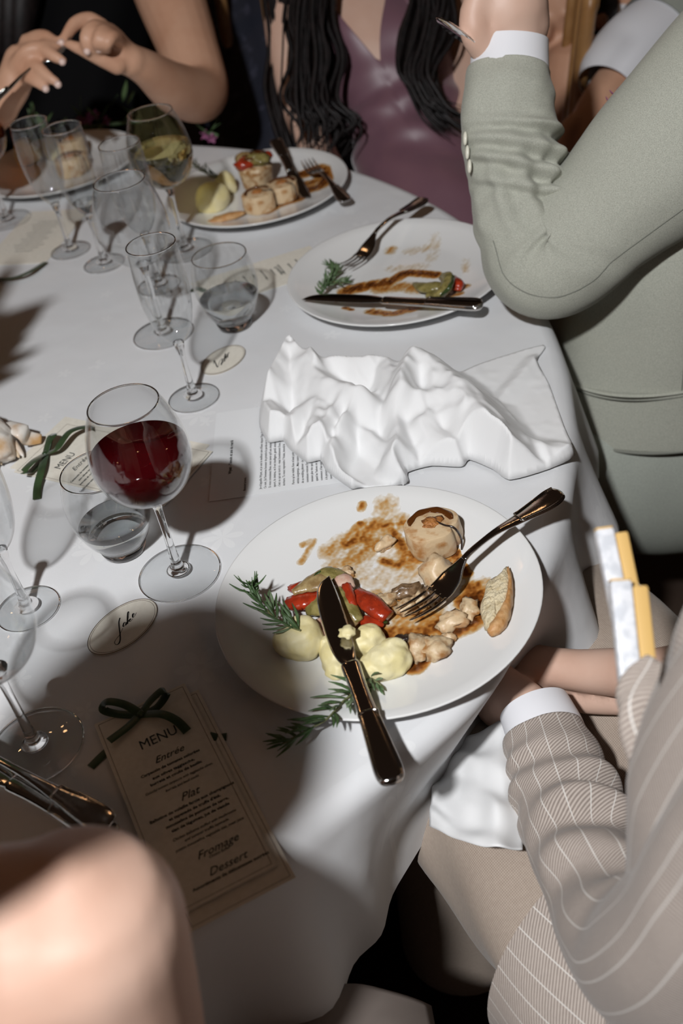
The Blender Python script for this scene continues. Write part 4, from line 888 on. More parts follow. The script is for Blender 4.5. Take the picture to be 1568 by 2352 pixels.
for i in range(36):
    p = T(-.50 + rnd.uniform(-.03, .03), 1.0 + rnd.uniform(-.03, .03), .22 + rnd.uniform(0, .16)); d = V((rnd.uniform(-1, 1), rnd.uniform(-1, 1), rnd.uniform(-.1, 1)))
    mesh('leaf', *leaf(p, d, rnd.uniform(.07, .12), .022, V((.3, -.8, .5)))[:2], LEAFM, va)
# ------------------------------------------------------------------ people
SKIN = M('fair_skin', (.64, .40, .30), .5, var=((.68, .46, .36), 14, .35, .65), bump=(260, .12, .001))
SKIN2 = M('tanned_skin', (.56, .30, .19), .5, var=((.62, .36, .24), 14, .35, .65), bump=(260, .15, .001))
NAIL = M('pale_nail_polish', (.75, .55, .48), .15, coat=.6)
HAIR = M('black_hair', (.006, .0045, .0045), .5, spec=.3, var=((.012, .008, .008), 90, .4, .6))
SHIRT = M('white_shirt_cotton', (.80, .80, .83), .7, bump=(900, .08, .0003))
SAGE = M('sage_wool', (.47, .475, .405), .85, spec=.15, sheen=.1, var=((.33, .335, .285), 1000, .32, .68, 1), bump=(1000, .2, .0005))
SAGED = M('sage_trouser_wool', (.40, .42, .37), .85, spec=.15, var=((.30, .32, .28), 1000, .32, .68, 1), bump=(1000, .2, .0005))
PIN = woven('beige_pinstripe_wool', (.60, .525, .465), (.15, .115, .10), warp=330, diag=.55, amt=.66, stripe=.021, stripe_col=(.70, .67, .63), sw=.024, var=.16)
BEIGE = woven('beige_linen', (.56, .47, .39), (.26, .20, .16), warp=520, amt=.6, var=.3)
BLACK = M('black_dress_fabric', (.003, .003, .0035), .8, spec=.1)
SATIN = M('mauve_satin', (.165, .080, .105), .46, spec=.6, sheen=.5, var=((.19, .095, .12), 6, .4, .6))
NAVY = M('navy_floral_cloth', (.012, .014, .026), .7, var=((.05, .05, .08), 30, .55, .7))
def c4(px, py, d, r): return (Q(px, py, d), r*d/FPX)
def limb(g, pts, n=20, m=None):
    g.add(tube([p for p, _ in pts], [r for _, r in pts], n, m, round_ends=True))
def lm(g, *q, n=18): limb(g, [c4(*a) for a in q], n)
def wl(g, *q, n=18): limb(g, [(T(*a[:3]), a[3]) for a in q], n)
def head(g, c, f, s=1.0):
    f = V(f).normalized(); u = V((0, 0, 1)); l = u.cross(f).normalized(); c = V(c)
    g.add(blob(c + u*.025*s, f*.095*s, l*.075*s, u*.095*s, 0, 1, 0, 3)); g.add(blob(c + f*.030*s - u*.055*s, f*.055*s, l*.052*s, u*.060*s, 0, 1, 0, 3))
    g.add(blob(c + f*.098*s - u*.018*s, f*.018*s, l*.014*s, u*.026*s, 0, 1, 0, 2)); g.add(blob(c + f*.082*s - u*.062*s, f*.012*s, l*.024*s, u*.009*s, 0, 1, 0, 2))
    for k in (-1, 1): g.add(blob(c + l*k*.076*s - u*.01*s, f*.018*s, l*.01*s, u*.030*s, 0, 1, 0, 2)); g.add(blob(c + f*.080*s + l*k*.032*s + u*.008*s, f*.010*s, l*.016*s, u*.007*s, 0, 1, 0, 2))
    limb(g, [(c - u*.06*s - f*.02*s, .052*s), (c - u*.15*s - f*.035*s, .056*s), (c - u*.19*s - f*.04*s, .07*s)])
def hair_cap(parent, c, f, s=1.0, mat=HAIR):
    f = V(f).normalized(); u = V((0, 0, 1)); l = u.cross(f).normalized()
    mesh('hair', *blob(V(c) + u*.045*s - f*.025*s, f*.098*s, l*.090*s, u*.095*s, .06, 2, 3, 3), mat, parent)
def person(label, loc): return thing('person', label, 'person', loc)
def person_legs(g, hips, knees, feet):
    for h_, k_, f_ in zip(hips, knees, feet):
        limb(g, [(V(h_), .082), ((V(h_) + V(k_))/2, .072), (V(k_), .055), (V(k_)*.45 + V(f_)*.55 + V((0, 0, .0)), .052), (V(f_) + V((0, 0, .07)), .036)]); d = (V(k_) - V(h_)); d.z = 0; d.normalize()
        limb(g, [(V(f_) + V((0, 0, .045)), .036), (V(f_) + d*.12 + V((0, 0, .03)), .028)])
def sleeve(name, pts, mat, parent, n=48, m=90, disp=None, ry=.9, cap=False):
    P = [Q(a, b, d) for a, b, d, r in pts]; R_ = [(r*d/FPX, r*d/FPX*ry) for a, b, d, r in pts]
    vf = tube(P, R_, n, m, up=-FWD, disp=disp, cap=cap); return mesh(name, vf[0], vf[1], mat, parent, uvs=vf[2])
def g1(x, c, w): return math.exp(-((x - c)/w)**2)

# ---- the man in the sage suit who is drinking
C0 = person('person in a sage green suit lifting a glass, bent elbow over the table edge', T(.50, 1.2, -.75))
g = Geo()
JY = 1.28
wl(g, (.53, JY, -.26, .11), (.52, JY, -.05, .10), (.52, JY, .12, .10), (.58, JY, .20, .07), (.65, JY, .30, .05)); wl(g, (.58, 1.17, .17, .045), (.58, 1.40, .17, .045))
head(g, T(.64, JY, .50), (-1, 0, 0))
lm(g, (1760, 170, 1.20, 100), (1540, 349, 1.24, 95), (1383, 495, 1.28, 90), (1262, 592, 1.3, 80), (1205, 430, 1.3, 78), (1172, 210, 1.28, 66), (1172, 150, 1.28, 66))
lm(g, (1172, 165, 1.28, 70), (1170, 100, 1.278, 76), (1164, 60, 1.275, 92), (1160, 10, 1.27, 98), (1150, -60, 1.27, 88)); lm(g, (1205, 60, 1.275, 58), (1195, -40, 1.27, 60))
lm(g, (1118, 120, 1.27, 36), (1090, 75, 1.25, 36), (1090, 20, 1.24, 34), (1120, -40, 1.23, 30))
for k in range(4): lm(g, (1085 + 44*k, -40, 1.265, 27), (1070 + 42*k, -105, 1.24, 26), (1080 + 40*k, -130, 1.20, 24), (1095 + 36*k, -100, 1.19, 22))
limb(g, [(T(.53, 1.40, .18), .045), (T(.55, 1.44, -.06), .04), (T(.42, 1.36, -.15), .034), (T(.36, 1.34, -.15), .028)])
person_legs(g, [T(.50, 1.225, -.27), T(.50, 1.37, -.27)], [T(.03, 1.205, -.265), T(.03, 1.36, -.265)], [T(.03, 1.205, -.75), T(.03, 1.36, -.75)])
remeshed('body', g, .006, SKIN, C0, 5)
def fC(t, th):
    inner = max(0, -math.cos(th)); outer = max(0, math.cos(th)); front = max(0, math.sin(th)); e = .44; ct = math.cos(th)
    cr = lambda c, w, h, k: h*(g1(t + k*ct, c, w) - .8*g1(t + k*ct, c + w*1.5, w*.8))      # a rolled crease running round the arm
    d = cr(.235, .018, .0065, .035)*(inner*.9 + front*.6) + cr(.300, .018, .0085, .05)*(inner + front*.7) + cr(.355, .015, .0090, .06)*(inner + front*.8)
    d += cr(.405, .013, .0090, .05)*(inner + front*.5) + cr(.545, .016, .0075, -.05)*(inner + front*.5) + cr(.61, .02, .006, -.08)*(inner + front*.6)
    for c, w, h in ((1.05, .16, .0060), (1.62, .17, .0075), (2.15, .15, .0070), (2.6, .14, .0060)):      # long folds from the crook down to the elbow
        x = th - c - 1.1*(t - e); d += h*(math.exp(-(x/w)**2) - .7*math.exp(-((x - w*1.6)/w)**2))*g1(t, e - .02, .10)
    d += .0032*noise.noise(V((t*11, ct*1.6, math.sin(th)*1.6))) + .006*outer*g1(t, .47, .05) + .003*noise.noise(V((t*26, ct*3, math.sin(th)*3)))*g1(t, .4, .2)
    return d
slv = sleeve('jacket_sleeve', [(1170, 162, 1.28, 94), (1166, 230, 1.28, 106), (1170, 310, 1.285, 112), (1186, 410, 1.29, 108), (1212, 520, 1.30, 116), (1262, 592, 1.30, 142), (1383, 495, 1.28, 148), (1540, 349, 1.24, 192), (1760, 170, 1.20, 235), (1900, 90, 1.22, 190)], SAGE, C0, 96, 220, lambda t, th: fC(t*1.125, th), cap=True)
SEAM = M('sage_seam_thread', (.20, .205, .175), .8)
sv = [slv.data.vertices[i*96 + 10].co + base[slv] for i in range(98, 215, 3)]; sc_ = [sum((slv.data.vertices[i*96 + j].co for j in range(0, 96, 8)), V())/12 + base[slv] for i in range(98, 215, 3)]
mesh('sleeve_seam', *tube([a + (a - b).normalized()*.0002 for a, b in zip(sv, sc_)], .0007, 6)[:2], SEAM, slv)
sleeve('shirt_cuff', [(1168, 235, 1.28, 92), (1169, 175, 1.28, 91), (1170, 130, 1.278, 89), (1172, 92, 1.275, 87)], SHIRT, C0, 40, 16)
BUT = M('cream_button', (.78, .76, .64), .3)
for k in range(3):
    p = Q(1064 + 5*k, 318 + 32*k, 1.262); mesh('cuff_button', *blob(p + RGT*.002, RGT*.0028, UPV*.0088, FWD*.006, 0, 1, 0, 2), BUT, C0)
def fJ(t, th):
    return .006*noise.noise(V((t*3, math.cos(th)*2, math.sin(th)*2))) + .004*math.sin(th*7 + 3*t)*g1(t, .3, .3)
zc = [(-.205, .515, .188, .172), (-.195, .515, .190, .174), (-.12, .51, .176, .166), (-.04, .51, .165, .160), (.04, .515, .156, .156), (.12, .545, .146, .15), (.19, .585, .12, .14), (.24, .615, .09, .12), (.27, .635, .06, .08)]
zz = spline(zc, 60); vf = rings([T(a[1], JY, a[0]) for a in zz], [V((a[2], 0, 0)) for a in zz], [V((0, a[3], 0)) for a in zz], 96, fJ, cap=False, ex=2.4); mesh('jacket', vf[0], vf[1], SAGE, C0, uvs=vf[2])
# pocket welt, hem edge and side seam follow the jacket's surface
def on_jacket(th, z, off=.001):
    a = [float(np.interp(z, [q[0] for q in zc], [q[i] for q in zc])) for i in (1, 2, 3)]; ct, st = math.cos(th), math.sin(th)
    return T(a[0] + (a[1] + off)*math.copysign(abs(ct)**(2/2.4), ct), JY + (a[2] + off)*math.copysign(abs(st)**(2/2.4), st), z)
SEAM = M('sage_seam_thread', (.20, .205, .175), .8)
for nm, z0, r in (('pocket_welt', -.112, .0045),):
    mesh(nm, *tube([on_jacket(a, z0 + .012*(a + 2.0), .003) for a in np.linspace(-2.75, -1.3, 12)], [(r, .0022)]*12, 10, up=(0, 0, 1))[:2], SAGE, C0)
mesh('pocket_seam', *tube([on_jacket(a, -.119 + .012*(a + 2.0), .004) for a in np.linspace(-2.75, -1.3, 12)], .0008, 6)[:2], SEAM, C0)
mesh('side_seam', *tube([on_jacket(-1.75 + .05*z, z, .0045) for z in np.linspace(-.11, .20, 10)], .0007, 6)[:2], SEAM, C0)
mesh('hem_edge', *tube([on_jacket(a, -.203, .003) for a in np.linspace(-3.1, -.6, 30)], .0026, 8)[:2], SEAM, C0)
for y0 in (1.215, 1.37):
    vf = tube([T(.62, y0, -.31), T(.46, y0 - .005, -.30), T(.3, y0 - .01, -.28), T(.05, y0 - .01, -.265)], [(.115, .165), (.105, .155), (.095, .118), (.082, .08)], 56, 60, up=(0, 0, 1), disp=lambda t, th: .004*math.sin(th*4 + 16*t) + .004*noise.noise(V((t*6, math.cos(th), math.sin(th)))), cap=True); mesh('trouser_leg', vf[0], vf[1], SAGED, C0, uvs=vf[2])
    vf = tube([T(.04, y0 - .01, -.24), T(.03, y0 - .01, -.45), T(.03, y0 - .01, -.67)], [.082, .075, .085], 32, 20); mesh('trouser_shin', vf[0], vf[1], SAGED, C0, uvs=vf[2])
hair_cap(C0, T(.64, JY, .50), (-1, 0, 0))
# the wine glass in his fist
p = Q(1052, 78, 1.26); ax = (Q(1150, -70, 1.24) - Q(1060, 72, 1.26)).normalized()
lg = thing('wine_glass', 'tilted glass held in the fist of the person in the sage suit', 'glass', p, g_)
s_ = ax.cross(FWD).normalized(); u_ = s_.cross(ax)
mesh('foot', *rings([p - ax*.001, p, p + ax*.002, p + ax*.005], [s_*.031, s_*.032, s_*.029, s_*.006], [u_*.031, u_*.032, u_*.029, u_*.006], 40)[:2], CRYSTAL, lg)
mesh('stem', *tube([p + ax*.004, p + ax*.04, p + ax*.085], [.006, .0036, .005], 14)[:2], CRYSTAL, lg)
bp_ = [(.005, .083), (.020, .092), (.030, .12), (.032, .15), (.029, .20)]
mesh('bowl', *rings([p + ax*z for r, z in bp_], [s_*r for r, z in bp_], [u_*r for r, z in bp_], 36, cap=False)[:2], GLASS, lg)
bt = thing('boutonniere', 'mauve blossom pinned to the chest of the person in the sage suit', 'flowers', Q(1408, 248, 1.36))
for k, (a, b) in enumerate(((1412, 222), (1400, 240), (1395, 258), (1410, 262), (1402, 275), (1418, 240))):
    g = Geo()
    for q in range(5): g.add(leaf(Q(a, b, 1.36 + .004*k), RGT*math.cos(q*1.257 + k) + UPV*math.sin(q*1.257 + k) - FWD*.5, .012, .0045, -FWD))
    g.build('blossom', PETAL, bt)

# ---- the man behind him, hand on a chair back
D0 = person('person behind the raised sage sleeve, white cuff and hand reaching down to a chair', Q(1420, 900, 2.2))
D0.location.z = 0; base[D0] = V(D0.location)
g = Geo()
lm(g, (1560, 50, 1.95, 56), (1470, 125, 1.90, 54), (1405, 205, 1.86, 52), (1372, 275, 1.84, 60), (1345, 345, 1.83, 54))
for a, b, c_, d_ in ((1308, 350, 1300, 425), (1330, 372, 1322, 445), (1352, 372, 1350, 440), (1372, 350, 1376, 415)): lm(g, (1345, 320, 1.83, 24), (a, b, 1.82, 21), (c_, d_, 1.82, 16))
lm(g, (1345, 270, 1.83, 26), (1305, 300, 1.81, 24), (1298, 350, 1.81, 18))
lm(g, (1560, 50, 1.95, 56), (1660, -120, 2.05, 60)); lm(g, (1420, -80, 2.25, 95), (1420, 200, 2.25, 100), (1430, 420, 2.25, 100)); lm(g, (1640, -120, 2.1, 90), (1420, -110, 2.2, 95), (1200, -120, 2.3, 90)); lm(g, (1200, -120, 2.3, 60), (1160, 100, 2.32, 50), (1150, 300, 2.3, 46), (1200, 420, 2.25, 36))
head(g, Q(1302, 30, 2.12), RGT*-.5 - FWD*.6 - UPV*.4); lm(g, (1330, 60, 2.16, 60), (1400, -40, 2.25, 80))
b0 = Q(1430, 420, 2.25); person_legs(g, [V((b0.x - .09, b0.y, .72)), V((b0.x + .09, b0.y, .72))], [V((b0.x - .09, b0.y - .04, .45)), V((b0.x + .09, b0.y - .04, .45))], [V((b0.x - .09, b0.y, 0)), V((b0.x + .09, b0.y, 0))])
remeshed('body', g, .006, SKIN2, D0, 5)
sleeve('shirt_cuff', [(1392, 205, 1.855, 70), (1415, 165, 1.87, 84), (1460, 118, 1.895, 92), (1520, 75, 1.93, 96)], SHIRT, D0, 40, 20)
sleeve('jacket_sleeve', [(1500, 92, 1.915, 100), (1575, 25, 1.97, 116), (1680, -120, 2.05, 140)], SAGED, D0, 40, 24)
vf = rings(*(lambda K: ([Q(a, b, d) for a, b, d, r, s in K], [RGT*r for *_, r, s in K], [FWD*s for *_, r, s in K]))([(1380, 480, 2.25, .19, .13), (1370, 300, 2.25, .18, .13), (1360, 150, 2.25, .18, .12), (1370, 60, 2.25, .16, .10)]), 48, cap=False); mesh('shirt', vf[0], vf[1], SHIRT, D0)
vf = rings(*(lambda K: ([Q(a, b, d) for a, b, d, r, s in K], [RGT*r for *_, r, s in K], [FWD*s for *_, r, s in K]))([(1400, 900, 2.25, .17, .12), (1400, 480, 2.25, .195, .135)]), 40); mesh('trousers', vf[0], vf[1], SAGED, D0, uvs=vf[2])
hair_cap(D0, Q(1302, 30, 2.12), RGT*-.5 - FWD*.6)

# ---- wooden chairs behind the table
CHW = M('honey_wood', (.36, .19, .07), .4, var=((.26, .12, .04), 24, .35, .7), bump=(80, .1))
def chair(label, post, f, side=1):
    """post: where the top of one back post stands; f: the way the chair faces"""
    f = V(f); f.z = 0; f.normalize(); s = V((-f.y, f.x, 0)); c = V((post.x, post.y, 0)) + s*.19*side; t = thing('wooden_chair', label, 'chair', c + f*.2, 'wooden dining chairs')
    mesh('seat', *rings([c + f*.2 + V((0, 0, z)) for z in (.435, .44, .46, .465)], [f*r for r in (.2, .21, .21, .2)], [s*r for r in (.2, .21, .21, .2)], 40, ex=4)[:2], CHW, t, edge=40)
    for k in (-1, 1):
        mesh('leg', *tube([c + f*.36 + s*k*.17 + V((0, 0, .44)), c + f*.38 + s*k*.18], [.018, .013], 12)[:2], CHW, t)
        mesh('leg', *tube([c + f*.03 + s*k*.17 + V((0, 0, .44)), c - f*.02 + s*k*.18], [.018, .013], 12)[:2], CHW, t)
        mesh('back_post', *tube([c + s*k*.18 + f*.03 + V((0, 0, .44)), c + s*k*.19 + V((0, 0, .7)), c + s*k*.19 - f*.03 + V((0, 0, .93))], [(.020, .014)]*3, 12)[:2], CHW, t)
    mesh('top_rail', *tube([c + s*.20 - f*.03 + V((0, 0, .92)), c - f*.05 + V((0, 0, .95)), c - s*.20 - f*.03 + V((0, 0, .92))], [(.014, .035)]*3, 14, up=(0, 0, 1))[:2], CHW, t)
    for k in (-.09, 0, .09): mesh('spindle', *tube([c + s*k + f*.02 + V((0, 0, .46)), c + s*k - f*.04 + V((0, 0, .92))], .011, 10)[:2], CHW, t)
chair('honey coloured wooden chair between the black dress and the long black hair', Q(518, 90, 2.42), (-.35, -1, 0))
chair('wooden chair under the hand that hangs from the white cuff', Q(1318, 400, 2.02), (-.95, .1, 0), -1)

# ---- the woman in black at the far left
A0 = person('person in a black dress holding a fork in both hands at the far side', Q(190, 500, 2.35)); A0.location.z = 0; base[A0] = V(A0.location)
g = Geo()
lm(g, (330, -170, 2.15, 78), (385, -20, 2.10, 80), (432, 110, 2.05, 70), (462, 212, 2.0, 62), (405, 205, 1.90, 58), (340, 160, 1.80, 42), (300, 138, 1.76, 36))
lm(g, (302, 140, 1.76, 36), (262, 118, 1.75, 40), (232, 92, 1.75, 38)); lm(g, (280, 125, 1.75, 36), (250, 90, 1.75, 34))
lm(g, (235, 62, 1.75, 19), (205, 44, 1.74, 17), (172, 55, 1.73, 16), (146, 92, 1.72, 12))
lm(g, (252, 72, 1.74, 19), (215, 62, 1.70, 17), (196, 88, 1.69, 15), (203, 116, 1.70, 11))
lm(g, (270, 85, 1.74, 18), (238, 72, 1.69, 16), (224, 95, 1.68, 14), (228, 112, 1.70, 11)); lm(g, (284, 104, 1.74, 17), (262, 84, 1.69, 15), (247, 100, 1.68, 13), (246, 116, 1.70, 10))
lm(g, (270, 150, 1.74, 22), (222, 128, 1.72, 19), (185, 112, 1.71, 15), (158, 102, 1.71, 11))
lm(g, (-40, -170, 2.2, 78), (-150, 60, 2.15, 68), (-150, 260, 2.05, 56), (-60, 290, 1.92, 46), (5, 245, 1.78, 38))
lm(g, (5, 245, 1.78, 36), (30, 195, 1.76, 40), (48, 140, 1.75, 38)); lm(g, (15, 220, 1.77, 36), (50, 165, 1.76, 34))
lm(g, (62, 96, 1.75, 18), (95, 84, 1.73, 17), (118, 92, 1.72, 15), (134, 104, 1.72, 11)); lm(g, (58, 118, 1.74, 18), (100, 116, 1.71, 17), (126, 130, 1.70, 14), (144, 140, 1.70, 11))
lm(g, (50, 145, 1.74, 18), (85, 155, 1.71, 16), (112, 177, 1.70, 13), (134, 192, 1.70, 10)); lm(g, (42, 168, 1.75, 16), (66, 178, 1.72, 15), (88, 192, 1.71, 12), (104, 203, 1.71, 10))
lm(g, (38, 150, 1.73, 19), (62, 118, 1.71, 17), (100, 106, 1.71, 14), (130, 108, 1.71, 10))
lm(g, (170, -160, 2.3, 120), (180, 60, 2.32, 125), (185, 300, 2.36, 130)); lm(g, (330, -170, 2.2, 75), (160, -200, 2.25, 85), (-30, -170, 2.25, 75)); head(g, Q(120, -390, 2.2), -FWD*.6 - UPV*.5 + V((0, 0, .2)))
b0 = Q(185, 300, 2.36); lo = b0.z; person_legs(g, [V((b0.x - .09, b0.y, .5)), V((b0.x + .09, b0.y, .5))], [V((b0.x - .08, b0.y - .42, .5)), V((b0.x + .08, b0.y - .42, .5))], [V((b0.x - .08, b0.y - .4, 0)), V((b0.x + .08, b0.y - .4, 0))])
limb(g, [(b0, .13), (V((b0.x, b0.y, .55)), .15)])
remeshed('body', g, .0045, SKIN2, A0, 4)
for a, b, d in ((141, 98, 1.712), (200, 118, 1.695), (227, 113, 1.695), (131, 105, 1.712), (143, 142, 1.692), (133, 194, 1.692), (105, 204, 1.702)): mesh('fingernail', *blob(Q(a, b, d), RGT*.0055 - UPV*.003, RGT*.003 + UPV*.0055, FWD*.0055, 0, 1, 0, 2), NAIL, A0)
K = [(200, -150, 2.3, .16, .12), (195, -20, 2.31, .158, .125), (190, 80, 2.32, .150, .125), (190, 180, 2.33, .148, .125), (188, 300, 2.36, .16, .14), (185, 400, 2.40, .19, .17)]; kk = spline(K, 30)
vf = rings([Q(a[0], a[1], a[2]) for a in kk], [RGT*a[3] for a in kk], [FWD*a[4] for a in kk], 56, lambda t, th: .006*math.sin(th*9 + 8*t)*t); mesh('dress', vf[0], vf[1], BLACK, A0)
for i in range(7): mesh('hair_lock', *tube([Q(90 - 30*i + 12*(i % 3), -300, 2.2), Q(60 - 28*i, -120, 2.14), Q(50 - 26*i, 20, 2.16), Q(40 - 24*i, 160, 2.2)], [40*2.2/FPX, 44*2.2/FPX, 36*2.2/FPX, 8*2.2/FPX], 14)[:2], HAIR, A0)
hair_cap(A0, Q(120, -390, 2.2), -FWD*.6 - UPV*.5)
fork(Q(-30, 250, 1.70), Q(165, 92, 1.72), 'fork held between the fingers above the black dress', arch=.006)

# ---- the woman in mauve satin
B0 = person('person with long black hair and a mauve satin dress across the table', Q(1000, 700, 2.1)); B0.location.z = 0; base[B0] = V(B0.location)
KB = [(830, -160, 2.12, .17, .10), (842, -40, 2.10, .158, .105), (858, 60, 2.08, .150, .115), (880, 150, 2.07, .142, .120), (915, 235, 2.06, .128, .110), (955, 320, 2.05, .125, .105), (990, 400, 2.04, .145, .12), (1010, 500, 2.03, .17, .15), (1010, 600, 2.03, .18, .17)]
kb = spline(KB, 70); g = Geo()
g.add(rings([Q(a[0], a[1], a[2]) for a in kb], [RGT*(a[3] - .008) for a in kb], [FWD*(a[4] - .008) for a in kb], 40))
lm(g, (690, -150, 2.1, 80), (830, -190, 2.12, 90), (985, -150, 2.1, 80)); head(g, Q(820, -420, 2.05), -FWD*.7 - UPV*.5 + V((0, 0, .2)))
lm(g, (672, -120, 2.08, 62), (660, 60, 2.03, 54), (690, 230, 1.99, 48), (722, 330, 1.97, 42)); lm(g, (722, 330, 1.97, 40), (760, 390, 2.02, 34), (800, 450, 2.05, 34)); lm(g, (1000, -120, 2.08, 62), (1060, 80, 2.06, 54), (1090, 270, 2.0, 46), (1060, 420, 1.97, 36))
b0 = Q(1010, 600, 2.03); person_legs(g, [V((b0.x - .09, b0.y, .5)), V((b0.x + .09, b0.y, .5))], [V((b0.x - .25, b0.y - .36, .5)), V((b0.x - .08, b0.y - .42, .5))], [V((b0.x - .24, b0.y - .34, 0)), V((b0.x - .08, b0.y - .4, 0))]); limb(g, [(b0, .12), (V((b0.x, b0.y, .52)), .14)])
remeshed('body', g, .006, SKIN, B0, 4)
def fB(t, th):
    fr_ = max(0, -math.sin(th))
    d = .020*g1(t, .34, .07)*fr_*(g1(math.cos(th), .45, .3) + g1(math.cos(th), -.45, .3))
    d += .007*math.sin(60*t + 3.4*math.cos(th))*g1(t, .55, .10) + .005*math.sin(34*t - 3*th)*g1(t, .72, .16) + .004*noise.noise(V((t*8, math.cos(th)*2, math.sin(th)*2)))
    return d
# the dress: each column of cloth starts at the neckline, two straight edges meeting in a V at the breastbone
NB, MB = 132, 90; vs_, fs = [], []; kd = spline(KB, 240)
for j in range(NB):
    th = 2*math.pi*j/NB; fr_ = math.sin(th) < 0
    lat = abs(math.cos(th)*.146 + .030); t0 = max(.10, .455 - 4.3*lat) if fr_ else .13
    for i in range(MB):
        t = t0 + (1 - t0)*(i/(MB - 1)); a = kd[int(round(t*239))]; f_ = t*239; i0 = min(238, int(f_)); a = kd[i0] + (kd[i0 + 1] - kd[i0])*(f_ - i0)
        r_ = RGT*float(a[3])*math.cos(th) + FWD*float(a[4])*math.sin(th); vs_.append(Q(a[0], a[1], a[2]) + r_ + r_.normalized()*fB(t, th))
for j in range(NB):
    for i in range(MB - 1): k_ = (j + 1) % NB; fs.append((j*MB + i, k_*MB + i, k_*MB + i + 1, j*MB + i + 1))
o_ = mesh('dress', vs_, fs, SATIN, B0); sd = o_.modifiers.new('thickness', 'SOLIDIFY'); sd.thickness = .0015; sd.offset = -1
for s in (-1, 1): mesh('strap', *tube([Q(850 + 85*s, 20, 1.965), Q(846 + 95*s, -120, 1.98), Q(840 + 95*s, -210, 2.1)], [(.008, .002)]*3, 8)[:2], SATIN, B0)
rnd = random.Random(11)
def lock(pts, r, d0): 
    w = [r*.8, r, r, r*.8, r*.12]; n = len(pts); rr = [float(np.interp(i/(n - 1), [0, .25, .5, .8, 1], w)) for i in range(n)]
    mesh('hair_lock', *tube([Q(a, b, d0) for a, b in pts], [(q*d0/FPX, q*d0/FPX*.7) for q in rr], 7, 30)[:2], HAIR, B0)
for i in range(95):
    x = max(-58, min(52, rnd.gauss(0, 30))); d = 1.93 + rnd.uniform(-.03, .06); w = rnd.uniform(-32, 32); e = rnd.uniform(-60, 30)
    lock([(770 + x*.5, -330), (735 + x*.8, -120), (712 + x, 20 + w*.6), (722 + x*1.1 + w*.6, 130), (712 + x*1.2, 225), (742 + x*1.2 + w, 290 + e*.4), (728 + x*1.1, 345 + e)], rnd.uniform(2.5, 7.5), d)
for i in range(48):
    x = rnd.uniform(-38, 22); d = 2.02 + rnd.uniform(-.03, .05); w = rnd.uniform(-14, 14)
    lock([(640 + x, -200), (640 + x, -40), (655 + x, 90), (650 + x + w, 200), (668 + x, 300), (690 + x, 350)], rnd.uniform(3, 8), d)
for i in range(110):
    x = max(-38, min(55, rnd.gauss(4, 24))); d = 1.91 + rnd.uniform(-.03, .06); w = rnd.uniform(-28, 28); e = rnd.uniform(.55, 1.0)
    lock([(900 + x*.4, -330), (955 + x*.8, -120), (985 + x, -10), (975 + x + w*.7, 80), (950 + x*.9, 160), (930 + (45 + x*.8)*e, 160 + (65 + w)*e), (925 + (80 + x*.9)*e, 160 + (110 + w)*e), (925 + (130 + x)*e, 160 + (140 + w*1.5)*e)], rnd.uniform(2.5, 7.5), d)
hair_cap(B0, Q(820, -420, 2.05), -FWD*.7 - UPV*.5, 1.1)
# dark patterned shawl over the next chair
sh_ = []
K = [(600, -60, 2.55, .12, .08), (600, 80, 2.52, .15, .09), (640, 200, 2.48, .17, .09), (660, 330, 2.45, .19, .10), (680, 470, 2.45, .20, .12)]; kk = spline(K, 24)
vf = rings([Q(a[0], a[1], a[2]) for a in kk], [RGT*a[3] for a in kk], [FWD*a[4] for a in kk], 48, lambda t, th: .010*math.sin(th*8 + 3*t)); tag(mesh('shawl', vf[0], vf[1], NAVY), 'dark navy patterned shawl hanging between the chair and the black hair', 'shawl')

# ---- the man in the beige pinstripe suit, nearest right
fE, lE = V((-.73, .68, 0)), V((-.68, -.73, 0)); SP = T(.318, .392, 0)
E0 = person('person in a beige pinstripe suit with hands together in the lap', V((SP.x, SP.y, 0)))
g = Geo()
limb(g, [(SP + V((0, 0, -.26)), .12), (SP + V((0, 0, -.05)), .10), (SP + V((0, 0, .12)), .10), (SP + V((0, 0, .22)), .07), (SP + V((0, 0, .34)), .05)]); limb(g, [(SP + lE*.13 + V((0, 0, .22)), .045), (SP - lE*.15 + V((0, 0, .22)), .045)])
head(g, SP + V((.07, -.01, .54)), fE); limb(g, [(SP + V((.01, 0, .26)), .055), (SP + V((.06, -.01, .40)), .052)])
lm(g, (1880, 1850, .57, 130), (1750, 2020, .60, 150), (1620, 2150, .67, 140), (1500, 2180, .76, 115), (1410, 2080, .84, 95), (1345, 1960, .90, 82), (1305, 1850, .95, 78), (1240, 1660, 1.02, 56), (1205, 1618, 1.04, 56))
lm(g, (1205, 1618, 1.04, 56), (1165, 1598, 1.06, 62), (1125, 1580, 1.08, 56)); lm(g, (1190, 1645, 1.05, 50), (1140, 1625, 1.07, 48))
for k in range(4): lm(g, (1130 - 4*k, 1560 + 22*k, 1.08, 24), (1085, 1540 + 22*k, 1.11, 22), (1050, 1535 + 22*k, 1.13, 18))
lm(g, (1180, 1570, 1.05, 28), (1140, 1535, 1.06, 25), (1100, 1520, 1.09, 19))
lm(g, (1520, 1560, .98, 64), (1420, 1545, 1.03, 58), (1330, 1540, 1.06, 50), (1255, 1530, 1.08, 47), (1205, 1525, 1.10, 54)); lm(g, (1245, 1545, 1.09, 46), (1200, 1550, 1.10, 44))
for k in range(4): lm(g, (1205, 1500 + 18*k, 1.10, 23), (1160, 1520 + 20*k, 1.09, 22), (1125, 1545 + 18*k, 1.09, 18))
lm(g, (1420, 1608, 1.06, 36), (1340, 1606, 1.08, 34), (1285, 1600, 1.09, 26))
limb(g, [(SP - lE*.18 + V((0, 0, .24)), .05), (SP - lE*.2 + fE*.05 + V((0, 0, -.02)), .045), (Q(1520, 1560, .98), .03)])
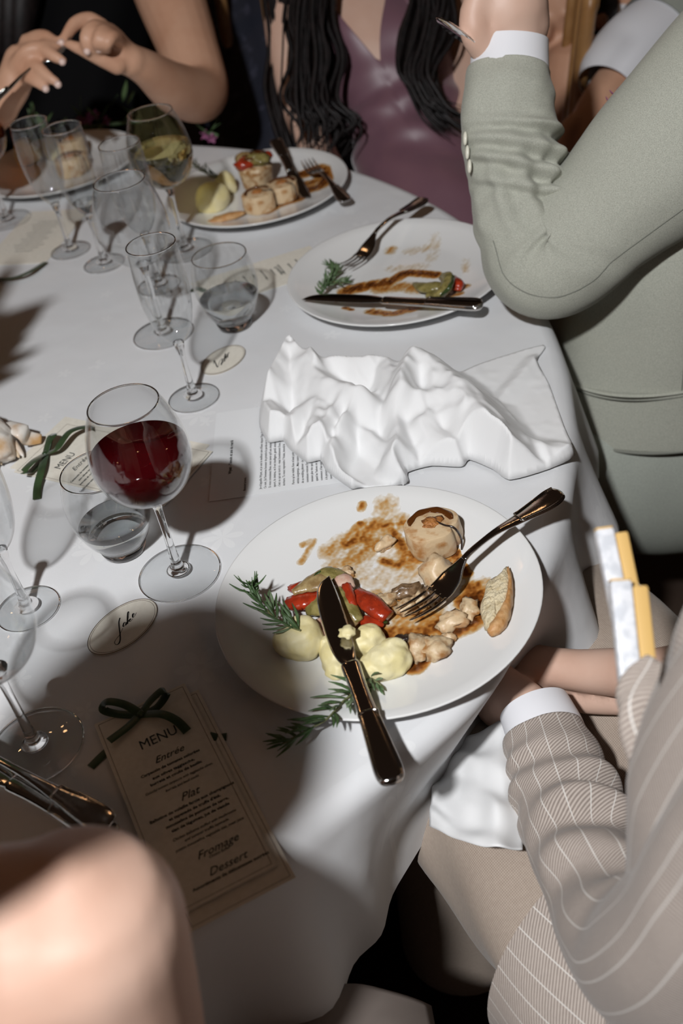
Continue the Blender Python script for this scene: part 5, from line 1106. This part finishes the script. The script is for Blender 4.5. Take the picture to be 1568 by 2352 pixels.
hipE = [SP + lE*.10 + V((0, 0, -.25)), SP - lE*.10 + V((0, 0, -.25))]; kneE = [W(1000, 1700, -.24), W(1230, 1370, -.24)]
person_legs(g, hipE, kneE, [V((k.x, k.y, 0)) for k in kneE])
remeshed('body', g, .005, SKIN, E0, 5)
def fE_(t, th):
    inner = max(0, -math.cos(th)); front = max(0, math.sin(th)); outer = max(0, math.cos(th))
    d = .008*math.sin(60*t + 1.4*math.sin(th))*g1(t, .30, .13)*(front*.9 + inner*.5)
    d += .006*math.sin(38*t - 2.0*th)*g1(t, .45, .2)*front + .004*math.sin(70*t + th)*g1(t, .2, .1)*outer
    d += .003*noise.noise(V((t*12, math.cos(th)*1.6, math.sin(th)*1.6)))
    return d
sleeve('jacket_sleeve', [(1252, 1688, 1.01, 96), (1275, 1760, .985, 112), (1305, 1850, .95, 124), (1345, 1960, .90, 128), (1410, 2080, .84, 150), (1500, 2190, .76, 190), (1620, 2160, .67, 235), (1750, 2020, .60, 270), (1880, 1850, .55, 300)], PIN, E0, 84, 180, fE_, cap=True)
sleeve('shirt_cuff', [(1272, 1745, .99, 92), (1255, 1690, 1.01, 91), (1240, 1655, 1.02, 87), (1226, 1625, 1.03, 83)], SHIRT, E0, 44, 14)
zE = [(-.30, .17, .235), (-.22, .165, .23), (-.10, .150, .21), (.05, .140, .20), (.16, .138, .198), (.24, .125, .195), (.29, .105, .165), (.33, .082, .10), (.35, .072, .078)]; zz = spline(zE, 60)
def fEj(t, th): return .006*math.sin(th*5 + 9*t)*g1(t, .45, .35) + .006*noise.noise(V((t*4, math.cos(th)*2, math.sin(th)*2)))
vf = rings([SP + V((.03*max(0, (a[0] - .15)/.2), 0, a[0])) for a in zz], [fE*a[1] for a in zz], [lE*a[2] for a in zz], 96, fEj, cap=False, ex=2.3); mesh('jacket', vf[0], vf[1], PIN, E0, uvs=vf[2])
# skirt of the jacket over the thigh
vf = tube([hipE[0] - fE*.02 + V((0, 0, .02)), hipE[0]*.55 + kneE[0]*.45 + lE*.02 + V((0, 0, .012))], [(.145, .125), (.128, .115)], 56, 24, up=(0, 0, 1), cap=False, disp=lambda t, th: .004*math.sin(3*th + 8*t)); mesh('jacket_skirt', vf[0], vf[1], PIN, E0, uvs=vf[2])
for h_, k_ in zip(hipE, kneE):
    vf = tube([h_, (h_ + k_)/2 + V((0, 0, .006)), k_ + (k_ - h_).normalized()*.05], [(.125, .105), (.108, .096), (.082, .080)], 56, 60, up=(0, 0, 1), disp=lambda t, th: .0035*math.sin(5*th + 14*t) + .004*noise.noise(V((t*7, math.cos(th), math.sin(th))))); mesh('trouser_leg', vf[0], vf[1], BEIGE, E0, uvs=vf[2])
    vf = tube([k_ + V((0, 0, .0)), V((k_.x, k_.y, .3)), V((k_.x, k_.y, .08))], [.08, .075, .085], 32, 20); mesh('trouser_shin', vf[0], vf[1], BEIGE, E0, uvs=vf[2])
vf = tube([Q(1510, 1520, .675), Q(1482, 1590, .668), Q(1480, 1650, .664), Q(1500, 1760, .66)], [(.008, .004), (.017, .008), (.018, .009), (.012, .008)], 28, 30, up=-FWD, disp=lambda t, th: .002*math.sin(3*th + 9*t)); mesh('breast_pocket', vf[0], vf[1], PIN, E0, uvs=vf[2])
lap = []
vf = rings(*(lambda K_: ([Q(a, b, d) for a, b, d, r, s in K_], [fE*r for *_, r, s in K_], [lE*s for *_, r, s in K_]))([(1720, 1330, .60, .02, .02), (1690, 1420, .62, .030, .04), (1665, 1540, .625, .035, .05)]), 24); mesh('lapel', vf[0], vf[1], PIN, E0, uvs=vf[2])
mesh('shirt_collar', *rings([SP + V((.03, 0, .325)), SP + V((.045, -.005, .365)), SP + V((.052, -.006, .385))], [fE*.072, fE*.068, fE*.066], [lE*.072, lE*.068, lE*.066], 36, cap=False)[:2], SHIRT, E0)
hair_cap(E0, SP + V((.07, -.01, .54)), fE)
# packet in the breast pocket
PKW = M('crinkled_white_foil_paper', (.78, .79, .82), .35, var=((.62, .64, .68), 120, .45, .6), bump=(160, .5, .002)); PKY = M('yellow_card', (.66, .42, .14), .6)
pk = thing('paper_packet', 'white and yellow packets sticking out of the pinstripe breast pocket', 'packet', Q(1462, 1600, .675))
def bar(nm, a, b, w, dpt):
    d = (b - a); L_ = d.length; d.normalize(); s = (RGT - d*RGT.dot(d)).normalized(); n = d.cross(s)
    if n.dot(FWD) > 0: n = -n
    for q, (o_, ww, m_) in enumerate(((-w*.42, w*.58, PKW), (w*.60, w*.42, PKY))):
        mesh(nm if q == 0 else nm + '_side', *rings([a + s*o_, a + s*o_ + d*L_*.5, b + s*o_ - d*(.0015 + .004*q), b + s*o_ - d*.004*q], [s*ww, s*ww, s*ww, s*ww*.9], [n*dpt*(1 - .1*q), n*dpt*(1 - .1*q), n*dpt*(1 - .1*q), n*dpt*.8], 20, ex=7)[:2], m_, pk, edge=40)
    mesh(nm + '_top', *rings([b - s*w*.42, b - s*w*.42 + d*.0012], [s*w*.56]*2, [n*dpt*.95]*2, 16, ex=7)[:2], PKY, pk, edge=40)
bar('tall_packet', Q(1478, 1600, .690), Q(1400, 1215, .715), .0105, .0052)
bar('short_packet', Q(1468, 1600, .672), Q(1440, 1335, .690), .0120, .0052)
# napkin on his lap
def lapnap():
    rows = [[(1190, 1640), (1150, 1655), (1110, 1680), (1060, 1700), (1015, 1720)], [(1195, 1760), (1150, 1762), (1100, 1760), (1050, 1752), (1000, 1765)], [(1200, 1850), (1150, 1855), (1100, 1850), (1040, 1840), (990, 1830)], [(1200, 1955), (1150, 1950), (1095, 1945), (1040, 1925), (985, 1895)]]
    G = np.array([spline([tuple(W(a, b, -.112 - .03*abs(i - 1.2)/2 - .01*(j == 0))) for i, (a, b) in enumerate(r)], 40) for j, r in enumerate(rows)])
    G = np.stack([spline(G[:, i], 40) for i in range(40)], 1); vs_, fs = [], []
    for j in range(40):
        for i in range(40): q = V(G[j, i]); q.z += .004*noise.noise(V((i*.12, j*.16, 1))) + .003*math.sin(j*.5 + i*.08); vs_.append(q)
    for j in range(39):
        for i in range(39): fs.append((j*40 + i, j*40 + i + 1, (j + 1)*40 + i + 1, (j + 1)*40 + i))
    o = tag(mesh('napkin', vs_, fs, NAP), 'white napkin spread on the beige lap beside the hanging tablecloth', 'napkin'); sd = o.modifiers.new('thickness', 'SOLIDIFY'); sd.thickness = .0012
lapnap()

# ---- the woman with the bare shoulder, nearest left
F0 = person('person with a bare shoulder seen from behind at the lower left', T(-.36, .20, -.75))
g = Geo()
lm(g, (188, 2142, .56, 244), (235, 2330, .60, 228), (300, 2600, .68, 205), (360, 2760, .74, 180)); lm(g, (360, 2760, .74, 160), (250, 2500, .80, 120), (-200, 2300, .86, 100))
neck = T(-.34, .225, .29); lm(g, (190, 2165, .56, 235), (60, 2190, .555, 250), (-120, 2210, .55, 255), (-320, 2220, .54, 240)); lm(g, (120, 2330, .58, 240), (-100, 2400, .58, 260)); 
sp0 = T(-.36, .20, .1); limb(g, [(sp0 + V((0, 0, .12)), .105), (sp0 + V((0, 0, 0)), .115), (sp0 + V((0, 0, -.15)), .11), (sp0 + V((0, 0, -.33)), .14)]); limb(g, [(sp0 + V((0, 0, .12)), .08), (neck, .055)])
head(g, T(-.293, .298, .465), (-.4, .9, -.1)); limb(g, [(neck, .05), (T(-.315, .25, .36), .05)]); limb(g, [(sp0 + V((-.05, -.04, .16)), .06), (sp0 + V((-.20, -.14, .15)), .055), (sp0 + V((-.24, -.05, -.08)), .045), (sp0 + V((-.20, .2, -.06)), .035)])
fh = [T(-.30, .16, -.27), T(-.44, .10, -.27)]; fk = [T(-.185, .50, -.27), T(-.46, .50, -.27)]; person_legs(g, fh, fk, [V((k.x, k.y, 0)) for k in fk])
remeshed('body', g, .005, SKIN, F0, 8)
hair_cap(F0, T(-.293, .298, .465), (-.4, .9, -.1), 1.15)
GING = bpy.data.materials.new('black_gingham'); GING.use_nodes = True
def _ging(m):
    nt = m.node_tree; b = nt.nodes['Principled BSDF']; L = nt.links; uv = nd(nt, 'ShaderNodeUVMap'); s = nd(nt, 'ShaderNodeSeparateXYZ'); L.new(uv.outputs[0], s.inputs[0]); b.inputs['Roughness'].default_value = .8
    f = [math_node(nt, 'GREATER_THAN', math_node(nt, 'FRACT', math_node(nt, 'DIVIDE', s.outputs[k], .008)), .5) for k in (0, 1)]
    f = math_node(nt, 'MULTIPLY', math_node(nt, 'ADD', f[0], f[1]), .5); r = nd(nt, 'ShaderNodeMixRGB'); r.inputs[1].default_value = (.45, .43, .42, 1); r.inputs[2].default_value = (.008, .008, .01, 1); L.new(f, r.inputs[0]); L.new(r.outputs[0], b.inputs['Base Color'])
_ging(GING)
for h_, k_ in zip(fh, fk):
    vf = tube([h_, (h_ + k_)/2, k_ + (k_ - h_).normalized()*.06], [(.14, .11), (.125, .10), (.10, .085)], 48, 40, up=(0, 0, 1), disp=lambda t, th: .004*math.sin(4*th + 12*t)); mesh('gingham_skirt', vf[0], vf[1], GING, F0, uvs=vf[2])
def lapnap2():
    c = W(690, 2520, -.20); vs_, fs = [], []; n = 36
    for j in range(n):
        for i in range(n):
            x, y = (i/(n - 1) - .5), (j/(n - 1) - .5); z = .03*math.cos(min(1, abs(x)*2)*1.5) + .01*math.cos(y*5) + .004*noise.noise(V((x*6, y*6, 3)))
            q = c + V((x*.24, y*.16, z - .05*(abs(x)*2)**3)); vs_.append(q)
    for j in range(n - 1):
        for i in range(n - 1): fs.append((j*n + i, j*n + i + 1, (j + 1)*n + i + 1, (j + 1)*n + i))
    o = tag(mesh('shade_toned_cushion', vs_, fs, CUSH), 'seat cushion toned dark for shade at the bottom edge beside the gingham skirt', 'cushion'); sd = o.modifiers.new('thickness', 'SOLIDIFY'); sd.thickness = .04; sd.offset = -1
CUSH = M('shade_toned_cushion_cloth', (.20, .165, .145), .8, bump=(500, .1, .0005))  # pale lap cloth recast as a cushion, shade put into its taupe colour
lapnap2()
